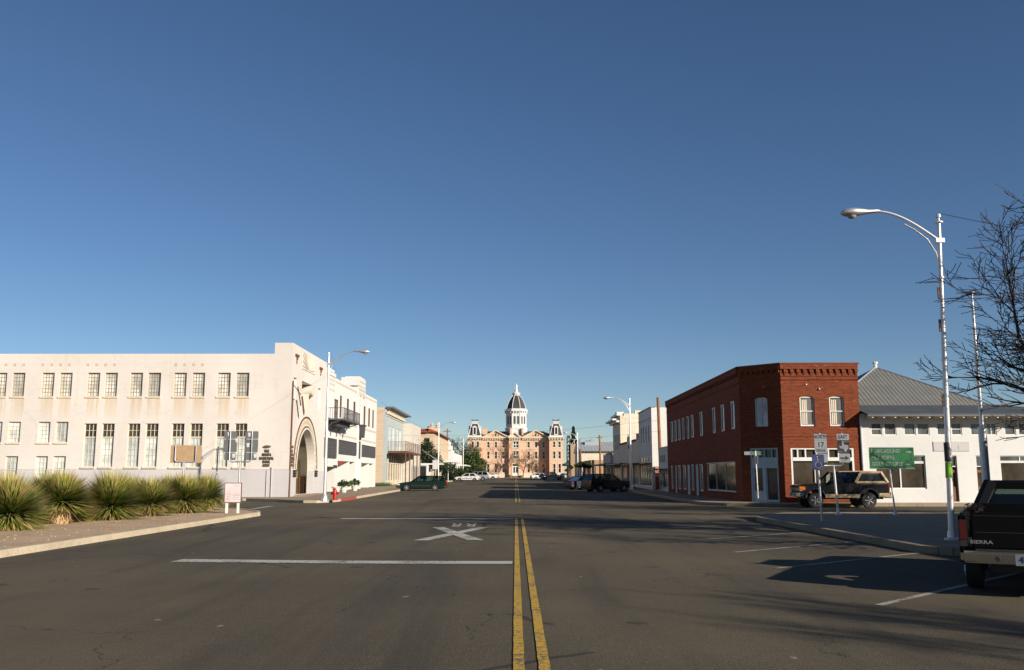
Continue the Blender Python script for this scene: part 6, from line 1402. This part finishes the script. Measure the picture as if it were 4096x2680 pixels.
for s in (-1, 1):
    m = MB(); m.box(-h - .015, -h + .05, s * (hw - .055) - .045, s * (hw - .055) + .05, .76, 1.03); tl = m.build('tail_light', 'dark_lens', t, bevel=.01)
    m = MB(); m.box(-h - .016, -h + .04, s * (hw - .055) - .043, s * (hw - .055) + .048, .67, .755); m.build('reversing_lens', 'black_plastic', tl)
    for x in (xr, xf): wheel(t, x, s * (hw - .14), r, .24, s)
m = MB(); m.prism([(-h + .05, -hw), (-h - .16, -hw + .03), (-h - .2, -hw + .25), (-h - .2, hw - .25), (-h - .16, hw - .03), (-h + .05, hw)], .46, .62, 'z'); bp = m.build('rear_bumper', 'chrome', t, bevel=.03)
m = MB(); m.box(-h - .19, -h - .0, -hw + .2, hw - .2, .625, .64); m.build('step_pad', 'black_plastic', bp)
m = MB(); m.lathe([(.035, 0), (.03, -.01)], (-h - .2, hw - .465, .53), 12, 0, 'x'); m.build('tow_hole', 'black_plastic', bp)
m = MB(); m.box(-h - .215, -h - .2, hw - .98, hw - .67, .45, .6); pl = m.build('licence_plate', 'sign_white', bp)
text('45B', .12, Matrix.Translation((-h - .217, hw - .80, .525)) @ Matrix.Rotation(R(-90), 4, 'Z'), pl, 'sign_blue', ext=.002, sx=.9)
# cab
zc, zr = 1.1, 1.5; b0, b1, t0, t1 = 2.12 - h, 3.85 - h, 2.35 - h, 3.2 - h; wb, wr = hw - .2, hw - .42
m = MB(); m.prism([(t0 - .06, zr - .02), (t1 + .06, zr - .02), (t1 - .1, zr + .05), (t0 + .1, zr + .06)], -wr, wr, 'y'); m.build('roof', 'matt_black', t, bevel=.03)
for s in (-1, 1):
    m = MB()
    for (xb, xt, w_) in ((b0 + .05, t0, .11), (b1, t1, .05)): m.tube([(xb, s * wb, zc - .05), (xt, s * wr, zr + .02)], w_, 6)
    m.tube([(b0 + .05, s * wb, zc - .02), (b1, s * wb, zc - .02)], .04, 4); m.build('pillar', 'matt_black', t)
m = MB(); m.box(b0 - .0, b0 + .08, -wb, wb, 1.05, 1.2); m.box(t0 - .06, t0 + .06, -wr, wr, 1.42, 1.52); m.build('window_header', 'matt_black', t)
for s in (-1, 1): m = MB(); m.quad((b0, s * wb, zc), (b1, s * wb, zc), (t1, s * wr, zr), (t0, s * wr, zr)); m.build('side_window', 'car_glass', t)
m = MB(); m.quad((b0, wb, zc), (b0, -wb, zc), (t0, -wr, zr), (t0, wr, zr)); m.build('rear_window', 'car_glass', t)
m = MB(); m.quad((b1, wb, zc), (b1, -wb, zc), (t1, -wr, zr), (t1, wr, zr)); m.build('windscreen', 'car_glass', t)
m = MB(); m.box(b0 + .2, b0 + .4, -wb + .05, wb - .05, .8, 1.34)
m.build('seat', 'seat_cloth', t); m = MB(); m.box(-h + .4, h - .3, -.6, .6, .3, .55); m.build('chassis', 'black_plastic', t)
m = MB(); m.box(b1 - .3, b1 - .2, -hw - .22, -hw - .02, 1.12, 1.32); m.build('mirror', 'black_plastic', t, bevel=.02)
m = MB(); m.box(h - .02, h + .04, -hw + .1, hw - .1, .68, .95); m.build('grille', 'chrome', t)
m = MB(); m.box(h - .05, h + .15, -hw, hw, .42, .6); m.build('front_bumper', 'chrome', t, bevel=.02)
for s in (-1, 1): m = MB(); m.box(h - .05, h + .05, s * hw * .8 - .12, s * hw * .8 + .12, .72, .92); m.build('headlight', 'headlamp', t)
# brush load in the bed
rr = random.Random(4); m = MB()
for i in range(170):
    a = Vector((rr.uniform(1.55, 2.05) - h, rr.uniform(.74, .86), .72)); d = Vector((rr.uniform(-.25, .2), rr.uniform(-.1, .06), rr.uniform(.3, .58)))
    d *= .9 * (1 - .3 * abs(a.x + h - 1.5)); m.tube([a, a + d * .6, a + d + Vector((rr.uniform(-.1, .1), rr.uniform(-.1, .1), 0))], [.01, .007, .004], 3, False)
    for q in (.6, .8, 1): p = a + d * q; e = Vector((rr.uniform(-1, 1), rr.uniform(-1, 1), rr.uniform(-1, 1))) * .04; f = e.cross(Vector((.3, .2, 1))); m.add([p - e, p + f, p + e], [(0, 1, 2)])
bl = m.build('brush_pile', 'twig'); M4 = Matrix.Translation((cx_, cy_, 0)) @ Matrix.Rotation(hd, 4, 'Z'); bl.location = (cx_, cy_, 0); bl.rotation_euler = (0, 0, hd)
tag(bl, 'tangle of dark cut brush lying in the bed of the dark pickup', 'brush')

SED = dict(L=4.5, W=1.75, zb=.24, belt=.88, xr=1.0, xf=3.6, r=.31, paint='paint_white', top=[(4.46, .42), (4.46, .6), (4.3, .7), (3.3, .86), (1.0, .9), (.1, .88), (.0, .65)], cabin=[.55, 3.3, 1.1, 2.55, 1.3, .74], pillars=[0, .5, 1], lampz=.5, tailz=(.62, .82))
SUV = dict(L=4.5, W=1.82, zb=.36, belt=1.05, xr=1.0, xf=3.6, r=.36, paint='paint_black', top=[(4.45, .6), (4.46, .95), (4.3, 1.0), (3.2, 1.08), (.05, 1.08), (.0, .8)], cabin=[.1, 3.15, .35, 2.5, 1.6, .8], pillars=[0, .34, .66, 1], lampz=.75, tailz=(.8, 1.05))
vehicle('utility_vehicle', 'black boxy utility vehicle in shade at the right kerb', 'car', (8.3, 84.5, gz(84) - .05), R(30), SUV)
d = dict(SED); d['paint'] = 'paint_blue'; vehicle('sedan_car', 'dark blue sedan mostly hidden behind the black utility vehicle', 'car', (7.1, 92.5, gz(92)), R(30), d)
vehicle('sedan_car', 'white sedan nosed toward the left kerb by the hedge', 'car', (-8.3, 160, gz(160)), R(176), SED)
d = dict(SUV); d['paint'] = 'paint_silver'; vehicle('utility_vehicle', 'silver blue utility vehicle just behind the white sedan', 'car', (-7.2, 168, gz(168)), R(180), d)
PK = dict(L=5.0, W=1.85, zb=.4, belt=.98, xr=1.1, xf=4.0, r=.35, paint='paint_white', top=[(4.95, .6), (4.95, .92), (3.7, 1.02), (2.0, 1.04), (1.98, 1.06), (.02, 1.06), (.0, .8)], cabin=[2.0, 3.6, 2.2, 3.0, 1.58, .8], pillars=[0, 1], lampz=.7, tailz=(.7, .95), seats=[.2])
vehicle('pickup_truck', 'small white pickup parked beyond the white sedan', 'truck', (-5.9, 184, gz(184)), R(180), PK)
d = dict(PK); d['paint'] = 'paint_silver'; vehicle('pickup_truck', 'silver pickup in shade on the right before the courthouse', 'truck', (7.3, 186, gz(186)), R(4), d)
d = dict(SED); d['paint'] = 'paint_white'; vehicle('sedan_car', 'small white car beyond the silver pickup', 'car', (5.6, 205, gz(205)), R(10), d)
d = dict(SED); d['paint'] = 'paint_tan'; vehicle('sedan_car', 'tan car far down the right beside the cinema', 'car', (12.6, 232, gz(232)), R(60), d)
# ================================================================ vegetation
def bare_tree(name, label, loc, H, seed, levels=5, spread=1.0, mats=('bark', 'twig'), r0=.17, nk=(7, 6, 6, 5, 4), tilt=(0, 0), fork=.2, group=None, thin=.004, sides=(8, 6, 4, 3, 3, 3)):
    rr = random.Random(seed); A = MB(); B = MB()
    def grow(p, d, L, r, lv):
        n = 6 if lv < 3 else 4; pts = [p]; rad = [r]; dd = d.copy()
        for k in range(n):
            dd = (dd + Vector((rr.gauss(0, .13), rr.gauss(0, .13), rr.gauss(.035, .1)))).normalized()
            pts.append(pts[-1] + dd * L / n); rad.append(max(thin, r * (1 - .72 * (k + 1) / n)))
        (A if lv < 2 else B).tube(pts, rad, sides[lv], False)
        if lv >= levels: return
        k_ = nk[lv]
        for i in range(k_):
            u = (fork if lv == 0 else .22) + (1 - (fork if lv == 0 else .22)) * (i + rr.random() * .8) / k_
            q = u * n; j = min(int(q), n - 1); bp = pts[j].lerp(pts[j + 1], q - j); bd = (pts[j + 1] - pts[j]).normalized()
            ax = bd.cross(Vector((rr.uniform(-1, 1), rr.uniform(-1, 1), rr.uniform(-.6, .6)))).normalized()
            an = rr.uniform(.5, .95) if lv else rr.uniform(.55, 1.15) * spread
            cd = (Matrix.Rotation(an, 3, ax) @ bd).normalized()
            if lv == 0: cd = (Vector((math.cos(i * 2.4 + seed), math.sin(i * 2.4 + seed), 0)) * math.sin(an) + Vector((0, 0, math.cos(an)))).normalized()
            if cd.z < -.15: cd.z *= .3; cd.normalize()
            rb = rad[j] * (.72 if lv == 0 else .68); ll = L * (.78 - .25 * u if lv == 0 else rr.uniform(.42, .66)) * (1 if lv else 1.0)
            grow(bp, cd, ll, max(rb, thin), lv + 1)
    grow(Vector((0, 0, 0)), Vector((tilt[0], tilt[1], 1)).normalized(), H * .62, r0, 0)
    t = thing(name, label, 'tree', loc, 0, group, world=False)
    A.build('trunk', mats[0], t, True); B.build('crown', mats[1], t)
    return t
bt = bare_tree('bare_tree', 'leafless tree with dense fine twigs reaching in from the right edge', (14.95, 21.4, .1), 10.5, 23, 5, 1.2, r0=.3, nk=(9, 7, 6, 5, 4), tilt=(-.08, 0), fork=.12, thin=.009, group='leafless trees')
bt.scale = (1, 1, .92)
for loc, rz, l in (((17.9, -2.4, .1), 2.1, 'leafless tree outside the picture whose twig shadows cross the near road'), ((24.5, 33.5, .1), 4.0, 'leafless tree beyond the right edge whose shadow falls across the side street')):
    c = copy_tree(bt); place(c, loc, rz, l)
    if loc[1] < 0: c.scale = (.38, .38, .75)
bare = [(-5.4, 281, 5.6, 3, 'first small bushy bare tree left of the courthouse door'), (-2.5, 279, 11.8, 5, 'tall forked bare tree just left of the courthouse door'), (2.3, 280, 9.5, 8, 'tall bare tree just right of the courthouse door'), (5.4, 278, 5.2, 13, 'small bushy bare tree before the right wing'), (7.3, 281, 6.5, 17, 'slim bare tree beside the right corner tower')]
for x, y, h, sd, l in bare: bare_tree('bare_tree', l, (x, y, .65), h, sd, 3, .9, ('bark', 'twig_tan'), .16 if h > 8 else .1, (9, 7, 6, 4), group='bare trees on the courthouse lawn', thin=.025, sides=(6, 4, 3, 3, 3))
bare_tree('bare_tree', 'distant grey bare tree above the white stepped building', (-17, 262, .6), 13, 23, 4, 1.1, ('bark', 'twig'), .25, (8, 6, 5, 4), thin=.03, sides=(5, 4, 3, 3, 3), group='distant bare trees')
bare_tree('bare_tree', 'distant grey bare tree above the metal roofed hall', (19.5, 235, .6), 10.5, 29, 4, 1.1, ('bark', 'twig'), .2, (8, 6, 5, 4), thin=.03, sides=(5, 4, 3, 3, 3), group='distant bare trees')
def leafy(name, label, loc, blobs, n, ls, mm, trunk=(.2, 2), seed=1, cat='tree', group=None, mats2=None):
    rr = random.Random(seed); t = thing(name, label, cat, loc, 0, group, world=False); m = MB()
    m.tube([(0, 0, 0), (.05, .05, trunk[1] * .6), (0, 0, trunk[1] * 1.3)], [trunk[0], trunk[0] * .8, trunk[0] * .5], 7)
    for b in blobs[:6]: m.tube([(0, 0, trunk[1] * .7), (b[0] * .5, b[1] * .5, (trunk[1] + b[2]) / 2), (b[0], b[1], b[2])], [trunk[0] * .5, trunk[0] * .3, .03], 5)
    m.build('trunk', 'bark', t, True)
    m = MB(); tot = sum(b[3] ** 2 for b in blobs)
    for b in blobs:
        k = int(n * b[3] ** 2 / tot); clumps = [(rr.gauss(0, 1), rr.gauss(0, 1), rr.gauss(0, 1)) for _ in range(max(4, k // 28))]
        for c in clumps:
            v = Vector(c).normalized() * (b[3] * rr.uniform(.55, 1.08)); v.z *= b[4] if len(b) > 4 else .85
            cr = b[3] * .2
            mi = rr.choice((0, 0, 1)) if v.z > 0 else 0
            for _ in range(28):
                p = Vector(b[:3]) + v + Vector((rr.gauss(0, cr), rr.gauss(0, cr), rr.gauss(0, cr * .8)))
                if p.z < .05: continue
                d = Vector((rr.uniform(-1, 1), rr.uniform(-1, 1), rr.uniform(-1, 1))).normalized() * ls; e = d.cross(Vector((rr.uniform(-1, 1), rr.uniform(-1, 1), 1))).normalized() * ls * .55
                m.mi = mi; m.add([p - d, p + e, p + d, p - e], [(0, 1, 2, 3)])
    m.build('crown', mats2 or [mm, 'leaf_olive'], t)
    return t
leafy('green_tree', 'dense round green tree in front of the courthouse left tower', (-11.6, 236, .65), [(0, 0, 3.6, 3.0), (-1.8, .5, 3.0, 2.2), (1.9, 0, 2.8, 2.2), (.4, 0, 5.9, 2.2), (2.4, 0, 3.9, 1.6), (-2.6, 0, 4.6, 1.4), (3.3, 0, 2.0, 1.2)], 9000, .2, 'leaf', (.25, 2), 2)
leafy('green_tree', 'dark green tree before the tan brick hotel', (-14.1, 147, .5), [(0, 0, 4.6, 1.7), (-.7, 0, 3.6, 1.5), (.7, 0, 3.4, 1.5), (1.5, 0, 2.6, 1.1), (2.6, .5, 2.1, .9), (0, 0, 5.7, 1.0), (-1.4, 0, 5.0, .9)], 7000, .14, 'leaf_dark', (.18, 2), 3)
leafy('hedge', 'clipped dark green hedge of pointed shrubs at the left corner', (-11.6, 163, .55), [(-.6, 0, 1.4, .9, 1.6), (.1, 0, 1.5, .9, 1.7), (.9, 0, 1.4, .9, 1.6), (1.7, .4, 1.2, .9, 1.4), (2.3, .6, .9, .7, 1.2)], 8500, .12, 'leaf_dark', (.08, .5), 5, 'hedge')
leafy('green_tree', 'small dark green street tree with brown trunk under the canopies', (9.9, 134.6, .45), [(0, 0, 2.6, .7, .5), (-.7, 0, 2.55, .5, .5), (.7, 0, 2.45, .55, .5)], 2600, .1, 'leaf_dark', (.1, 1.8), 6)
leafy('green_tree', 'dim dark tree far behind the white stepped building', (-15.5, 250, .6), [(0, 0, 4, 3), (2, 0, 5.5, 1.8), (-2, 0, 4, 2)], 3500, .3, 'leaf_dark', (.25, 2), 8)
t = thing('conifer', 'tall dark conifer rising behind the vertical cinema sign', 'tree', (20.9, 330, .6)); rr = random.Random(9); m = MB(); m.tube([(20.9, 330, .6), (20.9, 330, 18)], [.4, .05], 6); m.build('trunk', 'bark', t); m = MB()
for i in range(8500):
    u = rr.random() ** .8; z = 2 + 16.8 * (1 - u) if rr.random() < .97 else 2; z = 2.0 + 16.8 * rr.random() ** 1.3; rad = (1 - (z - 2) / 17.0) * 3.1 * (.75 + .35 * math.sin(z * 2.4)) * rr.uniform(.4, 1.05) + .08; a = rr.random() * 2 * PI
    p = Vector((20.9 + rad * math.cos(a), 330 + rad * math.sin(a), z)); d = Vector((math.cos(a), math.sin(a), -.35)) * .45; e = Vector((-math.sin(a), math.cos(a), rr.uniform(-.5, .5))) * .24; m.add([p - d, p + e, p + d, p - e], [(0, 1, 2, 3)])
m.build('crown', 'conifer', t)
t = thing('grass_tuft', 'low green weed tuft at the foot of the blue building', 'plant', (-15.2, 104, .38)); m = MB()
for i in range(420):
    x = rr.uniform(-16, -14.3); y = rr.uniform(102, 106.8); p = Vector((x, y, gz(y) + .15)); d = Vector((rr.uniform(-.2, .2), rr.uniform(-.2, .2), rr.uniform(.15, .5))); m.add([p, p + Vector((.05, 0, 0)), p + d], [(0, 1, 2)])
m.build('leaves', 'leaf', t)

# spiky sotol plants in the bed
def sotol(loc, R_, sd, label, stump=.32, n=2600):
    rr = random.Random(sd); t = thing('sotol_plant', label, 'plant', loc, rr.random() * 6, 'spiky plants in the planting bed', world=False)
    m = MB(); zc = stump + .12
    m.lathe([(.2, -.05), (.26, .06), (.3, .16), (.27, stump * .8), (.18, stump + .12)], n=12)
    for i in range(220):   # dead leaf bases hanging round the stump
        a = rr.random() * 2 * PI; z = rr.uniform(.02, stump + .1); r1 = .27; p = Vector((r1 * math.cos(a), r1 * math.sin(a), z + .08)); q = p + Vector((math.cos(a) * rr.uniform(.06, .2), math.sin(a) * rr.uniform(.06, .2), -rr.uniform(.02, .15))); s_ = Vector((-math.sin(a), math.cos(a), 0)) * .022; m.add([p - s_, p + s_, q + s_ * .5, q - s_ * .5], [(0, 1, 2, 3)])
    m.build('stump', 'stump', t)
    m = MB(); ga = PI * (3 - 5 ** .5)
    for i in range(n):
        u = (i + .5) / n; el = math.asin(min(1, -.32 + 1.31 * u)); a = i * ga + rr.gauss(0, .12)
        L = R_ * 1.1 * rr.uniform(.78, 1.12) * (1.0 if el > -.1 else .85) * (1 - .12 * max(0, math.sin(el))); w = rr.uniform(.013, .022)
        d = Vector((math.cos(a) * math.cos(el), math.sin(a) * math.cos(el), math.sin(el)))
        d = (d + Vector((rr.gauss(0, .07), rr.gauss(0, .07), rr.gauss(0, .07)))).normalized()
        sd_ = d.cross(Vector((0, 0, 1)));  sd_ = sd_.normalized() if sd_.length > .05 else Vector((1, 0, 0))
        p = Vector((0, 0, zc)) + d * .05; pts = []; dr = .10 * math.cos(el)
        for k in range(4):
            f = k / 3; pts.append(p + d * L * f - Vector((0, 0, dr * L * f * f)))
        c = rr.random(); m.mi = 0 if c < .30 else 1 if c < .68 else 2 if c < .92 else 3
        if el < -.1 and rr.random() < .12: m.mi = 3
        vs = []
        for k, q in enumerate(pts[:-1]): ww = w * (1, .95, .6)[k]; vs += [q - sd_ * ww, q + sd_ * ww]
        vs.append(pts[-1]); m.add(vs, [(0, 1, 3, 2), (2, 3, 5, 4)])
        m.mi = 3 if rr.random() < .4 else 2; m.add([vs[4], vs[5], vs[6]], [(0, 1, 2)])
    m.build('leaves', ['blade_a', 'blade_b', 'blade_c', 'blade_d'], t)
    t.rotation_euler = (rr.uniform(-.12, .12), rr.uniform(-.12, .12), rr.random() * 6); q = rr.uniform(.9, 1.08); t.scale = (rr.uniform(.92, 1.08), rr.uniform(.92, 1.08), q)
    return t
pl = [(-14.25, 26.0, 1.22, 1, 'big spiky plant at the left edge with pale leafy base', .3), (-14.25, 29.0, 1.18, 2, 'spiky plant raised on the fattest pale woody stump', .62), (-13.85, 31.7, 1.38, 3, 'widest spiky plant in the middle of the row', .3), (-13.6, 34.5, 1.2, 4, 'spiky plant right of the widest one, touching it', .35), (-13.35, 37.1, 1.28, 5, 'spiky plant with a short dark stump, second from the row end', .42), (-13.35, 40.2, 1.15, 6, 'last spiky plant of the row, next to the notice board', .4),
      (-15.0, 30.6, 1.15, 21, 'small spiky plant filling the gap left of the widest plant', .2), (-14.7, 33.2, 1.15, 22, 'small spiky plant behind and right of the widest plant', .2), (-15.3, 27.6, 1.2, 23, 'small spiky plant just behind the raised stump plant', .25), (-14.6, 38.8, 1.2, 24, 'small spiky plant tucked behind the last two of the row', .3),
      (-17.2, 29.8, 1.2, 7, 'spiky plant behind the gap between the two leftmost ones', .4), (-17.6, 34.5, 1.25, 8, 'spiky plant half hidden behind the raised stump plant', .4), (-15.6, 37.2, 1.2, 9, 'spiky plant filling in behind the middle of the row', .4), (-16.6, 26.8, 1.2, 10, 'spiky plant at the far left edge behind the front one', .4)]
for x, y, r_, sd, l, st in pl: sotol((x, y, .12), r_, sd, l, st)
# pebbles and litter on the bed
m = MB(); rr = random.Random(5)
for i in range(200):
    x = rr.uniform(-14, -10.6); y = rr.uniform(17, 37); s_ = rr.uniform(.008, .028); p = Vector((x, y, .125))
    m.lathe([(s_ * .6, 0), (s_, s_ * .4), (s_ * .5, s_ * .9)], p, 5, rr.random() * 3)
o = m.build('pebbles', 'gravel'); o['kind'] = 'stuff'
